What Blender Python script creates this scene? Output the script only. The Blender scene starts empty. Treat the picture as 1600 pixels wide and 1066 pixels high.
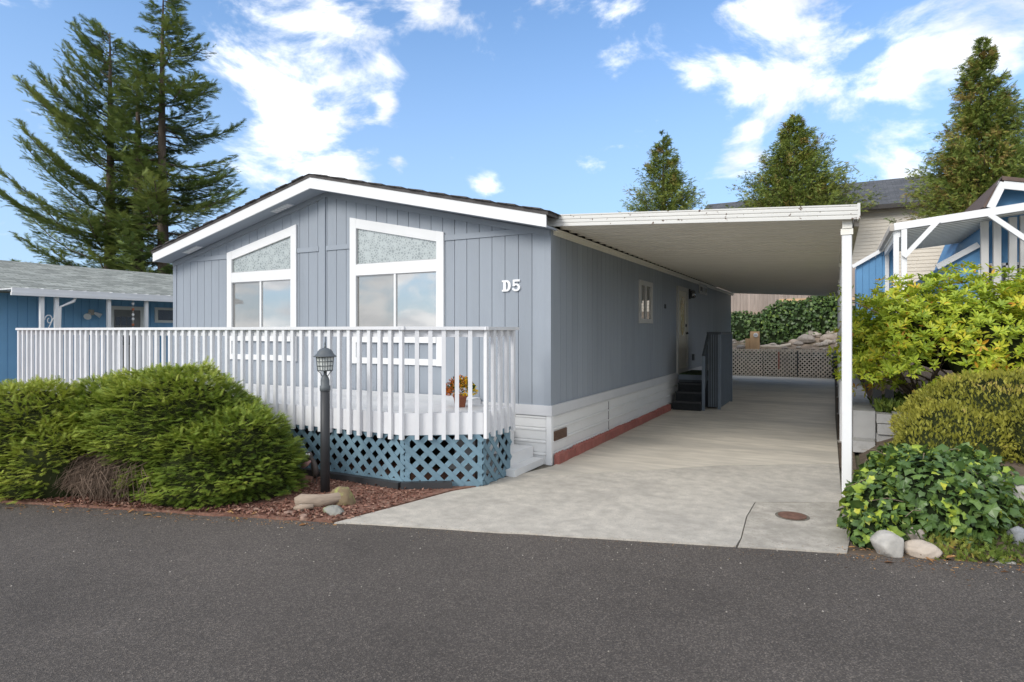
import bpy, math, random
import numpy as np
from mathutils import Vector, Matrix
rad = math.radians
random.seed(7); RNG = np.random.default_rng(11)

# ------------------------------------------------------------------ camera
S = bpy.context.scene
EYE, YAW, FPX, HZ = 1.746, rad(28), 950.0, 517.0      # eye height, heading, focal length (px of a 1600 px wide frame), horizon row
cam_d = bpy.data.cameras.new('camera'); cam = bpy.data.objects.new('camera', cam_d)
S.collection.objects.link(cam); S.camera = cam
cam.location = (0, 0, EYE); cam.rotation_euler = (rad(90), 0, YAW)
cam_d.sensor_width = 36; cam_d.lens = 36 * FPX / 1600; cam_d.shift_y = -(533 - HZ) / 1600
cam_d.clip_start = .05; cam_d.clip_end = 6000
sy, cy = math.sin(YAW), math.cos(YAW)
def ray(x, y):
    l = (x - 800) / FPX
    return Vector((l * cy - sy, l * sy + cy, (HZ - y) / FPX))
def atd(x, y, d): r = ray(x, y); return Vector((0, 0, EYE)) + r * d
def onz(x, y, z=0): r = ray(x, y); return Vector((0, 0, EYE)) + r * ((z - EYE) / r.z)
def onY(x, y, Y): r = ray(x, y); return Vector((0, 0, EYE)) + r * (Y / r.y)

# ------------------------------------------------------------------ sky, sun, exposure
SUN_EL, SUN_FROM = rad(33), Vector((-.33, -.94, 0))           # sun behind the photographer, to the left
W = bpy.data.worlds.new('World'); S.world = W; W.use_nodes = True
nt = W.node_tree; N = nt.nodes; L = nt.links; N.clear()
def nd(t, **k):
    n = N.new(t)
    for a, b in k.items(): setattr(n, a, b)
    return n
def mth(op, a, b=None, c=None, clamp=False):
    n = nd('ShaderNodeMath', operation=op); n.use_clamp = clamp
    for i, v in enumerate((a, b, c)):
        if v is None: continue
        if isinstance(v, (int, float)): n.inputs[i].default_value = v
        else: L.new(v, n.inputs[i])
    return n.outputs[0]
sky = nd('ShaderNodeTexSky', sky_type='NISHITA'); sky.sun_disc = False
sky.sun_elevation = SUN_EL; sky.sun_rotation = math.atan2(SUN_FROM.x, SUN_FROM.y); sky.air_density = 1.0; sky.dust_density = .35; sky.ozone_density = 2.6
tc = nd('ShaderNodeTexCoord'); vn = nd('ShaderNodeVectorMath', operation='NORMALIZE'); L.new(tc.outputs['Generated'], vn.inputs[0])
sep = nd('ShaderNodeSeparateXYZ'); L.new(vn.outputs[0], sep.inputs[0])
zz = mth('ADD', mth('MAXIMUM', sep.outputs[2], 0.0), .22)
cmb = nd('ShaderNodeCombineXYZ'); L.new(mth('DIVIDE', sep.outputs[0], zz), cmb.inputs[0]); L.new(mth('DIVIDE', sep.outputs[1], zz), cmb.inputs[1])
def noise(scale, detail, rough, vec, dist=0.0):
    n = nd('ShaderNodeTexNoise'); n.inputs['Scale'].default_value = scale; n.inputs['Detail'].default_value = detail
    n.inputs['Roughness'].default_value = rough; n.inputs['Distortion'].default_value = dist; L.new(vec, n.inputs['Vector']); return n.outputs[0]
sq = nd('ShaderNodeMapping'); L.new(vn.outputs[0], sq.inputs[0]); sq.inputs['Scale'].default_value = (1, 1, 1.9)
n1 = noise(5.2, 10, .60, sq.outputs[0], .35); n2 = noise(.9, 5, .55, cmb.outputs[0])
# cloud banks: direction, angular size, weight; the rest of the sky gets the same broken cloud from noise alone
CL = [(420, 40, .15, .30), (520, 75, .09, .24), (590, 100, .05, .2), (430, 200, .10, .29), (345, 190, .06, .2), (660, 10, .06, .2), (700, 236, .032, .42), (1180, 110, .09, .30), (1090, 120, .06, .22), (960, 85, .06, .30), (605, 165, .022, .42), (630, 255, .022, .4), (790, 205, .03, .34), (740, 208, .025, .32),
      (1165, 232, .05, .42), (1300, 120, .07, .24), (1440, 80, .08, .22), (1570, 60, .10, .3), (1390, 258, .07, .32), (1500, 130, .06, .2), (750, 290, .04, .40), (-30, 190, .06, .3), (400, 285, .05, .22), (540, 275, .05, .22), (120, 330, .12, .12), (960, 320, .15, .16), (1010, 60, .035, .22)]
acc = None
for x, y, r, w in CL:
    d = ray(x, y).normalized()
    dp = nd('ShaderNodeVectorMath', operation='DISTANCE'); L.new(vn.outputs[0], dp.inputs[0]); dp.inputs[1].default_value = d
    mr = nd('ShaderNodeMapRange', interpolation_type='SMOOTHSTEP'); L.new(dp.outputs['Value'], mr.inputs[0])
    mr.inputs[1].default_value = r * 1.6; mr.inputs[2].default_value = 0; mr.inputs[3].default_value = 0; mr.inputs[4].default_value = w
    acc = mr.outputs[0] if acc is None else mth('MAXIMUM', acc, mr.outputs[0])
fwd = ray(800, 300).normalized(); dpf = nd('ShaderNodeVectorMath', operation='DOT_PRODUCT'); L.new(vn.outputs[0], dpf.inputs[0]); dpf.inputs[1].default_value = fwd
mrf = nd('ShaderNodeMapRange', interpolation_type='SMOOTHSTEP'); L.new(dpf.outputs['Value'], mrf.inputs[0]); mrf.inputs[1].default_value = .25; mrf.inputs[2].default_value = .72; mrf.inputs[3].default_value = 1; mrf.inputs[4].default_value = 0
back = mth('MULTIPLY', mth('ADD', mth('MULTIPLY', mth('SUBTRACT', n2, .5), 1.6), .44), mrf.outputs[0])     # broken cloud all round
dens = mth('ADD', mth('MULTIPLY', mth('SUBTRACT', n1, .5), 2.0), mth('ADD', acc, back))
cm = nd('ShaderNodeMapRange', interpolation_type='SMOOTHSTEP'); L.new(dens, cm.inputs[0]); cm.inputs[1].default_value = .16; cm.inputs[2].default_value = .52
n3 = noise(6.0, 6, .6, vn.outputs[0])
hz = nd('ShaderNodeMapRange', interpolation_type='SMOOTHSTEP'); L.new(sep.outputs[2], hz.inputs[0]); hz.inputs[1].default_value = .62; hz.inputs[2].default_value = -.02; hz.inputs[3].default_value = 0; hz.inputs[4].default_value = .80
n3c = nd('ShaderNodeMapRange', interpolation_type='SMOOTHSTEP'); L.new(mth('ADD', mth('MULTIPLY', n3, .5), mth('MULTIPLY', noise(1.6, 4, .55, cmb.outputs[0]), .5)), n3c.inputs[0]); n3c.inputs[1].default_value = .36; n3c.inputs[2].default_value = .56
cc = nd('ShaderNodeMix', data_type='RGBA'); L.new(n3c.outputs[0], cc.inputs[0]); cc.inputs[6].default_value = (3.0, 3.15, 3.4, 1); cc.inputs[7].default_value = (5.6, 5.6, 5.6, 1)
m0 = nd('ShaderNodeMix', data_type='RGBA'); L.new(hz.outputs[0], m0.inputs[0]); skm = nd('ShaderNodeMix', data_type='RGBA', blend_type='MULTIPLY'); skm.inputs[0].default_value = 1; L.new(sky.outputs[0], skm.inputs[6]); skm.inputs[7].default_value = (.62, .76, .86, 1); L.new(skm.outputs[2], m0.inputs[6]); m0.inputs[7].default_value = (1.75, 2.4, 3.4, 1)
m1 = nd('ShaderNodeMix', data_type='RGBA'); L.new(mth('MULTIPLY', cm.outputs[0], .95), m1.inputs[0]); L.new(m0.outputs[2], m1.inputs[6]); L.new(cc.outputs[2], m1.inputs[7])
bg = nd('ShaderNodeBackground'); L.new(m1.outputs[2], bg.inputs[0]); bg.inputs[1].default_value = .15
out = nd('ShaderNodeOutputWorld'); L.new(bg.outputs[0], out.inputs[0])
sd = bpy.data.lights.new('sun', 'SUN'); sd.energy = 1.4; sd.angle = rad(24); sd.color = (1, .955, .89)
sun = bpy.data.objects.new('sun', sd); S.collection.objects.link(sun)
dsun = -(SUN_FROM.normalized() * math.cos(SUN_EL) + Vector((0, 0, math.sin(SUN_EL))))
sun.rotation_euler = dsun.to_track_quat('-Z', 'Y').to_euler(); sun.location = (-20, -20, 25)
S.view_settings.view_transform = 'Standard'; S.view_settings.look = 'None'; S.view_settings.gamma = 1
S.view_settings.exposure = 0.92
S.render.engine = 'CYCLES'; S.cycles.max_bounces = 10; S.cycles.diffuse_bounces = 6; S.cycles.glossy_bounces = 3; S.cycles.transmission_bounces = 3

# ------------------------------------------------------------------ materials
MATS = {}
def mat(name, col, rough=.6, var=.10, vs=3.0, bump=0.0, bs=80.0, spec=.4, metal=0.0, orand=0.0, dirt=None, ds=1.2, dthr=.55, stretch=(1, 1, 1), sp=None, dw=.16):
    """painted / mineral surface: base colour with large and fine noise, optional stains and speckle, relief"""
    if name in MATS: return MATS[name]
    m = bpy.data.materials.new(name); m.use_nodes = True; t = m.node_tree; n = t.nodes; l = t.links
    b = n['Principled BSDF']; b.inputs['Roughness'].default_value = rough; b.inputs['Specular IOR Level'].default_value = spec; b.inputs['Metallic'].default_value = metal
    g = n.new('ShaderNodeNewGeometry'); mp = n.new('ShaderNodeMapping'); mp.inputs['Scale'].default_value = stretch; l.new(g.outputs['Position'], mp.inputs[0])
    def nz(s, d=5, r=.6):
        x = n.new('ShaderNodeTexNoise'); x.inputs['Scale'].default_value = s; x.inputs['Detail'].default_value = d; x.inputs['Roughness'].default_value = r; l.new(mp.outputs[0], x.inputs['Vector']); return x.outputs[0]
    def mix(f, a, c, mode='MIX'):
        x = n.new('ShaderNodeMix'); x.data_type = 'RGBA'; x.blend_type = mode
        for i, v in ((0, f), (6, a), (7, c)):
            if isinstance(v, (float, int)): x.inputs[i].default_value = v
            elif isinstance(v, tuple): x.inputs[i].default_value = (*v, 1)
            else: l.new(v, x.inputs[i])
        return x.outputs[2]
    def mrange(v, a, c, o0=0., o1=1.):
        x = n.new('ShaderNodeMapRange'); l.new(v, x.inputs[0]); x.inputs[1].default_value = a; x.inputs[2].default_value = c; x.inputs[3].default_value = o0; x.inputs[4].default_value = o1; return x.outputs[0]
    lo = tuple(c * (1 - var) for c in col); hi = tuple(min(1, c * (1 + var)) for c in col)
    c = mix(mrange(nz(vs), .3, .7), lo, hi)
    if orand:
        oi = n.new('ShaderNodeObjectInfo'); hs = n.new('ShaderNodeHueSaturation'); l.new(c, hs.inputs['Color']); l.new(mrange(oi.outputs['Random'], 0, 1, 1 - orand, 1 + orand), hs.inputs['Value']); c = hs.outputs[0]
    if dirt: c = mix(mrange(nz(ds, 9, .70), dthr, dthr + dw), c, dirt)
    if sp: c = mix(mrange(nz(sp[0], 2, .5), sp[1], sp[1] + .05), c, sp[2])
    l.new(c, b.inputs['Base Color'])
    if bump:
        bp = n.new('ShaderNodeBump'); bp.inputs['Strength'].default_value = bump; bp.inputs['Distance'].default_value = .01; l.new(nz(bs, 6, .7), bp.inputs['Height']); l.new(bp.outputs[0], b.inputs['Normal'])
    MATS[name] = m; return m
def leaf_mat(name, ramp, rough=.55, trans=.25, spec=.3):
    m = bpy.data.materials.new(name); m.use_nodes = True; t = m.node_tree; n = t.nodes; l = t.links
    b = n['Principled BSDF']; b.inputs['Roughness'].default_value = rough; b.inputs['Specular IOR Level'].default_value = spec
    a = n.new('ShaderNodeAttribute'); a.attribute_name = 'tint'
    oi = n.new('ShaderNodeObjectInfo'); oi2 = n.new('ShaderNodeMath'); oi2.operation = 'MULTIPLY_ADD'; l.new(oi.outputs['Alpha'], oi2.inputs[0]); oi2.inputs[1].default_value = 1; oi2.inputs[2].default_value = -1
    ad = n.new('ShaderNodeMath'); l.new(a.outputs['Fac'], ad.inputs[0]); l.new(oi2.outputs[0], ad.inputs[1])
    r = n.new('ShaderNodeValToRGB'); e = r.color_ramp.elements
    for i, (p, c) in enumerate(ramp):
        x = e[i] if i < 2 else e.new(p)
        x.position = p; x.color = (*c, 1)
    l.new(ad.outputs[0], r.inputs[0]); l.new(r.outputs[0], b.inputs['Base Color'])
    tr = n.new('ShaderNodeBsdfTranslucent'); l.new(r.outputs[0], tr.inputs[0])
    mx = n.new('ShaderNodeMixShader'); mx.inputs[0].default_value = trans; l.new(b.outputs[0], mx.inputs[1]); l.new(tr.outputs[0], mx.inputs[2])
    l.new(mx.outputs[0], n['Material Output'].inputs[0]); MATS[name] = m; return m

BLUE = (.275, .305, .343)
m_siding = mat('siding_paint', BLUE, .55, .07, 1.6, .35, 45, orand=.04, stretch=(1, 1, .14), dirt=tuple(c * .86 for c in BLUE), ds=2.2, dthr=.55)
m_trimblue = mat('trim_paint', BLUE, .5, .04, 2, .06, 60)
m_soffit = mat('soffit_paint', (.29, .325, .375), .6, .04, 2)
m_white = mat('white_paint', (.73, .73, .725), .45, .035, 2.5, .05, 70, orand=.02)
m_rail = mat('rail_paint', (.70, .702, .715), .5, .05, 3, .08, 60, orand=.04, dirt=(.60, .605, .61), ds=4, dthr=.6)
m_deck = mat('deck_paint', (.66, .66, .655), .55, .05, 3, .15, 40, orand=.04, dirt=(.58, .58, .58), ds=6, dthr=.64)
m_skirt = mat('skirt_vinyl', (.70, .70, .69), .4, .03, 2, .03, 30, dirt=(.58, .56, .52), ds=3.5, dthr=.62, stretch=(1, 1, 2))
m_basetrim = mat('base_trim', (.55, .555, .57), .5, .04, 3)
m_groove = mat('groove_dark', (.14, .17, .205), .8, .1)
m_roofdark = mat('dark_shingle', (.085, .078, .075), .9, .25, 9, .5, 60)
m_gut0 = mat('seam_grey', (.25, .24, .23), .6)
m_red = mat('red_edging', (.30, .105, .085), .75, .2, 8, .4, 40, orand=.08, dirt=(.22, .13, .11), ds=9, dthr=.58)
m_brownvent = mat('brown_vent', (.13, .075, .05), .6, .15, 10)
m_cport = mat('carport_enamel', (.80, .77, .69), .4, .03, 2, dirt=(.60, .55, .46), ds=3, dthr=.66)
m_cportrust = mat('carport_front', (.62, .61, .575), .4, .03, 2, dirt=(.62, .58, .50), ds=5, dthr=.68, sp=(17, .655, (.10, .055, .035)))
m_black = mat('black_metal', (.035, .036, .038), .5, .15, 6, .1, 40)
m_lampgrey = mat('lamp_grey', (.10, .112, .12), .5, .15, 8, .1, 60)
m_lattice = mat('lattice_blue', (.145, .235, .29), .65, .12, 5, .2, 50, orand=.08, dirt=(.20, .275, .31), ds=7, dthr=.6)
m_under = mat('under_deck', (.03, .028, .026), .9, .2)
m_concrete = mat('concrete', (.475, .437, .375), .85, .18, 7.5, .6, 110, orand=.02, dirt=(.27, .25, .22), ds=1.0, dthr=.46, dw=.34, sp=(75, .60, (.34, .315, .285)))
m_concrete2 = mat('concrete_under_roof', (.55, .50, .42), .8, .16, 5, .4, 90, dirt=(.33, .305, .265), ds=.7, dthr=.45, dw=.3, stretch=(.35, 1.4, 1))
m_concrete3 = mat('concrete_apron', (.41, .375, .32), .85, .26, 7, .6, 110, dirt=(.27, .25, .21), ds=1.6, dthr=.46, dw=.3, sp=(60, .60, (.31, .28, .24)))
m_cwall = mat('wall_concrete', (.36, .355, .345), .9, .12, 2, .3, 60, orand=.05, dirt=(.24, .235, .22), ds=3, dthr=.55)
m_joint = mat('joint_dirt', (.14, .125, .10), .95, .3, 12)
m_soil = mat('soil', (.12, .09, .065), .95, .3, 6, .6, 40)
m_grass = mat('rough_ground', (.11, .115, .06), .95, .35, 2.5, .6, 30, dirt=(.15, .12, .08), ds=1.5, dthr=.5)
m_rust = mat('rusty_iron', (.16, .085, .06), .7, .3, 25, .4, 60)
m_bark = mat('bark', (.10, .075, .058), .95, .3, 9, .8, 25, stretch=(1, 1, .25))
m_deadtw = mat('dead_brown', (.15, .105, .075), .95, .3, 14)
m_twig = mat('dead_twig', (.23, .17, .125), .9, .25, 14, orand=.1)
m_core = mat('shrub_core', (.028, .034, .014), 1, .3, 12, spec=0.0)  # near-black and without gloss: shade inside the shrubs put into the colour
m_ivycore = mat('ivy_core', (.018, .026, .012), 1, .3, 12, spec=0.0)  # same for ivy: inner shade put into a near-black colour

def asphalt():
    m = bpy.data.materials.new('asphalt'); m.use_nodes = True; t = m.node_tree; n = t.nodes; l = t.links; b = n['Principled BSDF']
    g = n.new('ShaderNodeNewGeometry')
    def nz(s, d=4, r=.6):
        x = n.new('ShaderNodeTexNoise'); x.inputs['Scale'].default_value = s; x.inputs['Detail'].default_value = d; x.inputs['Roughness'].default_value = r; l.new(g.outputs['Position'], x.inputs['Vector']); return x.outputs[0]
    v = n.new('ShaderNodeTexVoronoi'); v.inputs['Scale'].default_value = 135; l.new(g.outputs['Position'], v.inputs['Vector'])
    r = n.new('ShaderNodeValToRGB'); l.new(v.outputs['Color'], r.inputs[0]); e = r.color_ramp.elements
    e[0].position = .1; e[0].color = (.058, .050, .044, 1); e[1].position = .97; e[1].color = (.19, .163, .138, 1); x = e.new(.6); x.color = (.092, .079, .068, 1)
    big = n.new('ShaderNodeMapRange'); l.new(nz(.55, 8, .68), big.inputs[0]); big.inputs[1].default_value = .3; big.inputs[2].default_value = .72; big.inputs[3].default_value = .80; big.inputs[4].default_value = 1.24
    mx = n.new('ShaderNodeMix'); mx.data_type = 'RGBA'; mx.blend_type = 'MULTIPLY'; mx.inputs[0].default_value = 1; l.new(r.outputs[0], mx.inputs[6]); l.new(big.outputs[0], mx.inputs[7])
    sc = n.new('ShaderNodeMapRange'); l.new(nz(2.2, 9, .75), sc.inputs[0]); sc.inputs[1].default_value = .655; sc.inputs[2].default_value = .74
    mz = n.new('ShaderNodeMix'); mz.data_type = 'RGBA'; l.new(sc.outputs[0], mz.inputs[0]); l.new(mx.outputs[2], mz.inputs[6]); mz.inputs[7].default_value = (.17, .155, .14, 1)
    l.new(mz.outputs[2], b.inputs['Base Color']); b.inputs['Roughness'].default_value = .8; b.inputs['Specular IOR Level'].default_value = .3
    bp = n.new('ShaderNodeBump'); bp.inputs['Strength'].default_value = .7; bp.inputs['Distance'].default_value = .006; l.new(v.outputs['Distance'], bp.inputs['Height']); l.new(bp.outputs[0], b.inputs['Normal'])
    return m
m_asphalt = asphalt()
def glass(name, base, gloss=.45, rough=.02, pattern=False):
    m = bpy.data.materials.new(name); m.use_nodes = True; t = m.node_tree; n = t.nodes; l = t.links; b = n['Principled BSDF']
    b.inputs['Base Color'].default_value = (*base, 1); b.inputs['Roughness'].default_value = .5
    gl = n.new('ShaderNodeBsdfGlossy'); gl.inputs['Roughness'].default_value = rough; gl.inputs['Color'].default_value = (.95, .95, .95, 1)
    mx = n.new('ShaderNodeMixShader'); mx.inputs[0].default_value = gloss; l.new(b.outputs[0], mx.inputs[1]); l.new(gl.outputs[0], mx.inputs[2]); l.new(mx.outputs[0], n['Material Output'].inputs[0])
    g = n.new('ShaderNodeNewGeometry')
    if pattern:
        v = n.new('ShaderNodeTexVoronoi'); v.inputs['Scale'].default_value = 8.5; l.new(g.outputs['Position'], v.inputs['Vector'])
        v2 = n.new('ShaderNodeTexVoronoi'); v2.feature = 'DISTANCE_TO_EDGE'; v2.inputs['Scale'].default_value = 25; l.new(g.outputs['Position'], v2.inputs['Vector'])
        mm = n.new('ShaderNodeMath'); mm.operation = 'MULTIPLY'; l.new(v.outputs['Distance'], mm.inputs[0]); l.new(v2.outputs['Distance'], mm.inputs[1])
        r = n.new('ShaderNodeValToRGB'); l.new(mm.outputs[0], r.inputs[0]); e = r.color_ramp.elements
        e[0].position = .02; e[0].color = (.36, .40, .385, 1); e[1].position = .14; e[1].color = tuple(c * 1.15 for c in base) + (1,)
        l.new(r.outputs[0], b.inputs['Base Color'])
    else:
        x = n.new('ShaderNodeTexNoise'); x.inputs['Scale'].default_value = 1.2; x.inputs['Detail'].default_value = 2; l.new(g.outputs['Position'], x.inputs['Vector'])
        bp = n.new('ShaderNodeBump'); bp.inputs['Strength'].default_value = .12; bp.inputs['Distance'].default_value = .02; l.new(x.outputs[0], bp.inputs['Height']); l.new(bp.outputs[0], gl.inputs['Normal'])
    return m
m_glass = glass('window_glass', (.13, .125, .11), .50)
m_screen = glass('screened_glass', (.17, .165, .15), .27)
m_lace = glass('lace_glass', (.13, .155, .15), .16, .25, True)
m_darkglass = glass('dark_glass', (.02, .021, .022), .22)
def shingle(name, c1, c2, w=.32, h=.14):
    m = bpy.data.materials.new(name); m.use_nodes = True; t = m.node_tree; n = t.nodes; l = t.links; b = n['Principled BSDF']; b.inputs['Roughness'].default_value = .9
    uv = n.new('ShaderNodeUVMap'); br = n.new('ShaderNodeTexBrick'); l.new(uv.outputs[0], br.inputs['Vector']); br.inputs['Scale'].default_value = 1
    br.inputs['Brick Width'].default_value = w; br.inputs['Row Height'].default_value = h; br.inputs['Mortar Size'].default_value = .008; br.offset = .37
    br.inputs['Color1'].default_value = (*c1, 1); br.inputs['Color2'].default_value = (*c2, 1); br.inputs['Mortar'].default_value = (*[c * .5 for c in c1], 1)
    x = n.new('ShaderNodeTexNoise'); x.inputs['Scale'].default_value = 1.5; x.inputs['Detail'].default_value = 9; x.inputs['Roughness'].default_value = .7; l.new(uv.outputs[0], x.inputs['Vector'])
    mx = n.new('ShaderNodeMix'); mx.data_type = 'RGBA'; mx.blend_type = 'OVERLAY'; mx.inputs[0].default_value = .55; l.new(br.outputs[0], mx.inputs[6]); l.new(x.outputs[0], mx.inputs[7]); l.new(mx.outputs[2], b.inputs['Base Color'])
    bp = n.new('ShaderNodeBump'); bp.inputs['Strength'].default_value = .6; bp.inputs['Distance'].default_value = .02; l.new(br.outputs['Fac'], bp.inputs['Height']); bp.invert = True; l.new(bp.outputs[0], b.inputs['Normal'])
    return m

# ------------------------------------------------------------------ mesh helpers
COL = S.collection
class MB:
    def __init__(s): s.v = []; s.f = []
    def add(s, V, Fc):
        o = len(s.v); s.v += [tuple(p) for p in V]; s.f += [tuple(i + o for i in f) for f in Fc]; return s
    def box(s, x0, x1, y0, y1, z0, z1):
        return s.add([(x0, y0, z0), (x1, y0, z0), (x1, y1, z0), (x0, y1, z0), (x0, y0, z1), (x1, y0, z1), (x1, y1, z1), (x0, y1, z1)],
                     [(0, 3, 2, 1), (4, 5, 6, 7), (0, 1, 5, 4), (1, 2, 6, 5), (2, 3, 7, 6), (3, 0, 4, 7)])
    def cbox(s, x0, x1, y0, y1, z0, z1, c=.004):
        """box with its four upright edges chamfered"""
        return s.prism([(x0 + c, y0), (x1 - c, y0), (x1, y0 + c), (x1, y1 - c), (x1 - c, y1), (x0 + c, y1), (x0, y1 - c), (x0, y0 + c)], 'z', z0, z1)
    def prism(s, P, ax, a, b):
        n = len(P); f3 = {'z': lambda p, t: (p[0], p[1], t), 'y': lambda p, t: (p[0], t, p[1]), 'x': lambda p, t: (t, p[0], p[1])}[ax]
        V = [f3(p, a) for p in P] + [f3(p, b) for p in P]
        area = sum(P[i][0] * P[(i + 1) % n][1] - P[(i + 1) % n][0] * P[i][1] for i in range(n))
        flip = (area < 0) ^ (ax == 'y') ^ (b < a)
        Fc = [tuple(range(n))[::-1], tuple(range(n, 2 * n))] + [(i, (i + 1) % n, n + (i + 1) % n, n + i) for i in range(n)]
        return s.add(V, [f[::-1] for f in Fc] if flip else Fc)
    def beam(s, p, q, w, h, up=(0, 0, 1)):
        p, q, up = Vector(p), Vector(q), Vector(up); d = (q - p).normalized(); r = d.cross(up)
        if r.length < 1e-4: r = d.cross(Vector((1, 0, 0)))
        r.normalize(); u = r.cross(d); V = []
        for e in (p, q):
            for a, b in ((-1, -1), (1, -1), (1, 1), (-1, 1)): V.append(e + r * a * w / 2 + u * b * h / 2)
        return s.add(V, [(0, 1, 2, 3)[::-1], (4, 5, 6, 7)[::-1][::-1], (0, 1, 5, 4), (1, 2, 6, 5), (2, 3, 7, 6), (3, 0, 4, 7)])
    def tube(s, pts, rs, n=8, cap=True):
        pts = [Vector(p) for p in pts]
        if not hasattr(rs, '__len__'): rs = [rs] * len(pts)
        V = []; Fc = []
        for i, p in enumerate(pts):
            d = (pts[min(i + 1, len(pts) - 1)] - pts[max(i - 1, 0)]).normalized()
            a = d.cross(Vector((0, 0, 1)));  a = d.cross(Vector((1, 0, 0))) if a.length < .05 else a
            a.normalize(); b = d.cross(a)
            for k in range(n):
                t = 2 * math.pi * k / n; V.append(p + (a * math.cos(t) + b * math.sin(t)) * rs[i])
        for i in range(len(pts) - 1):
            for k in range(n): Fc.append((i * n + k, i * n + (k + 1) % n, (i + 1) * n + (k + 1) % n, (i + 1) * n + k))
        if cap: Fc += [tuple(range(n))[::-1], tuple(range((len(pts) - 1) * n, len(pts) * n))]
        return s.add(V, Fc)
    def lathe(s, prof, n=20, c=(0, 0, 0)):
        V = []; Fc = []
        for r, z in prof:
            for k in range(n):
                t = 2 * math.pi * k / n; V.append((c[0] + r * math.cos(t), c[1] + r * math.sin(t), c[2] + z))
        for i in range(len(prof) - 1):
            for k in range(n): Fc.append((i * n + k, i * n + (k + 1) % n, (i + 1) * n + (k + 1) % n, (i + 1) * n + k))
        Fc += [tuple(range(n))[::-1], tuple(range((len(prof) - 1) * n, len(prof) * n))]
        return s.add(V, Fc)
    def build(s, name, m, parent=None, smooth=False, uvfun=None):
        me = bpy.data.meshes.new(name); me.from_pydata(s.v, [], s.f); me.materials.append(m)
        if smooth: me.polygons.foreach_set('use_smooth', [True] * len(me.polygons))
        if uvfun:
            u = me.uv_layers.new(name='UVMap')
            for lp in me.loops: u.data[lp.index].uv = uvfun(me.vertices[lp.vertex_index].co)
        o = bpy.data.objects.new(name, me); COL.objects.link(o)
        if parent: o.parent = parent; o.matrix_parent_inverse = Matrix.Translation(-parent.location)
        return o
def tag(o, label=None, cat=None, group=None, kind=None):
    if label: o['label'] = label
    if cat: o['category'] = cat
    if group: o['group'] = group
    if kind: o['kind'] = kind
    return o
def thing(name, label, cat, loc=(0, 0, 0), group=None):
    o = bpy.data.objects.new(name, None); COL.objects.link(o); o.location = loc; o.empty_display_size = .2
    return tag(o, label, cat, group)
def part(name, m, parent, fn, smooth=False):
    b = MB(); fn(b); return b.build(name, m, parent, smooth)
def struct(o): o['kind'] = 'structure'; return o

def np_obj(name, V, Fq, tint, m, parent=None, smooth=False):
    """one mesh from arrays: V (n,3), Fq (k,3 or 4), tint per vertex"""
    k = Fq.shape[1]; me = bpy.data.meshes.new(name)
    me.vertices.add(len(V)); me.vertices.foreach_set('co', np.asarray(V, np.float32).ravel())
    me.loops.add(Fq.size); me.loops.foreach_set('vertex_index', Fq.astype(np.int32).ravel())
    me.polygons.add(len(Fq)); me.polygons.foreach_set('loop_start', np.arange(0, Fq.size, k, dtype=np.int32)); me.polygons.foreach_set('loop_total', np.full(len(Fq), k, np.int32))
    a = me.attributes.new('tint', 'FLOAT', 'POINT'); a.data.foreach_set('value', np.asarray(tint, np.float32))
    me.materials.append(m); me.update(); me.validate()
    if smooth: me.polygons.foreach_set('use_smooth', [True] * len(me.polygons))
    o = bpy.data.objects.new(name, me); COL.objects.link(o)
    if parent: o.parent = parent; o.matrix_parent_inverse = Matrix.Translation(-parent.location)
    return o
def nrm(a): return a / np.maximum(np.linalg.norm(a, axis=1, keepdims=True), 1e-9)
def frames(d, up):
    d = nrm(d); r = nrm(np.cross(d, up)); u = np.cross(r, d); return np.stack([d, r, u], axis=2)      # columns: along, across, up
def place(T, TF, tt, pos, fr, size, tint):
    """copies of a small template (leaf, spray) merged into arrays"""
    n = len(pos); V = np.einsum('nij,kj->nki', fr, T) * size[:, None, None] + pos[:, None, :]
    Fq = TF[None] + (np.arange(n) * len(T))[:, None, None]
    return V.reshape(-1, 3), Fq.reshape(-1, TF.shape[1]), (tint[:, None] + tt[None]).ravel()
def wob(P, s, seed=0):
    """smooth pseudo-noise in [-1,1]"""
    r = np.random.default_rng(seed); a = np.zeros(len(P))
    for k in range(6):
        w = r.normal(size=3) * s * (1 + .5 * k); a += np.sin(P @ w + r.uniform(0, 6.28)) / (1 + .6 * k)
    return a / 2.6
def spray_template(n=7, w=.055, spread=.55, seed=1, droop=.0):
    """flat twig with side needles, along +x, length 1"""
    r = np.random.default_rng(seed); V = []; Fc = []; tt = []
    def tri(a, b, c, t): i = len(V); V.extend([a, b, c]); Fc.append((i, i + 1, i + 2)); tt.extend(t)
    tri((0, -w * .5, 0), (0, w * .5, 0), (1, 0, 0), (-.12, -.12, .12))
    for i in range(n):
        x = .08 + .84 * i / n
        for sg in (-1, 1):
            ln = spread * (1 - .55 * x) * r.uniform(.75, 1.15); z = r.uniform(-.12, .16)
            tri((x - w * .6, 0, 0), (x + w * .6, 0, 0), (x + ln * .75, sg * ln * .62, z * ln), (-.1, -.1, .1))
    return np.array(V), np.array(Fc), np.array(tt)

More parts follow.
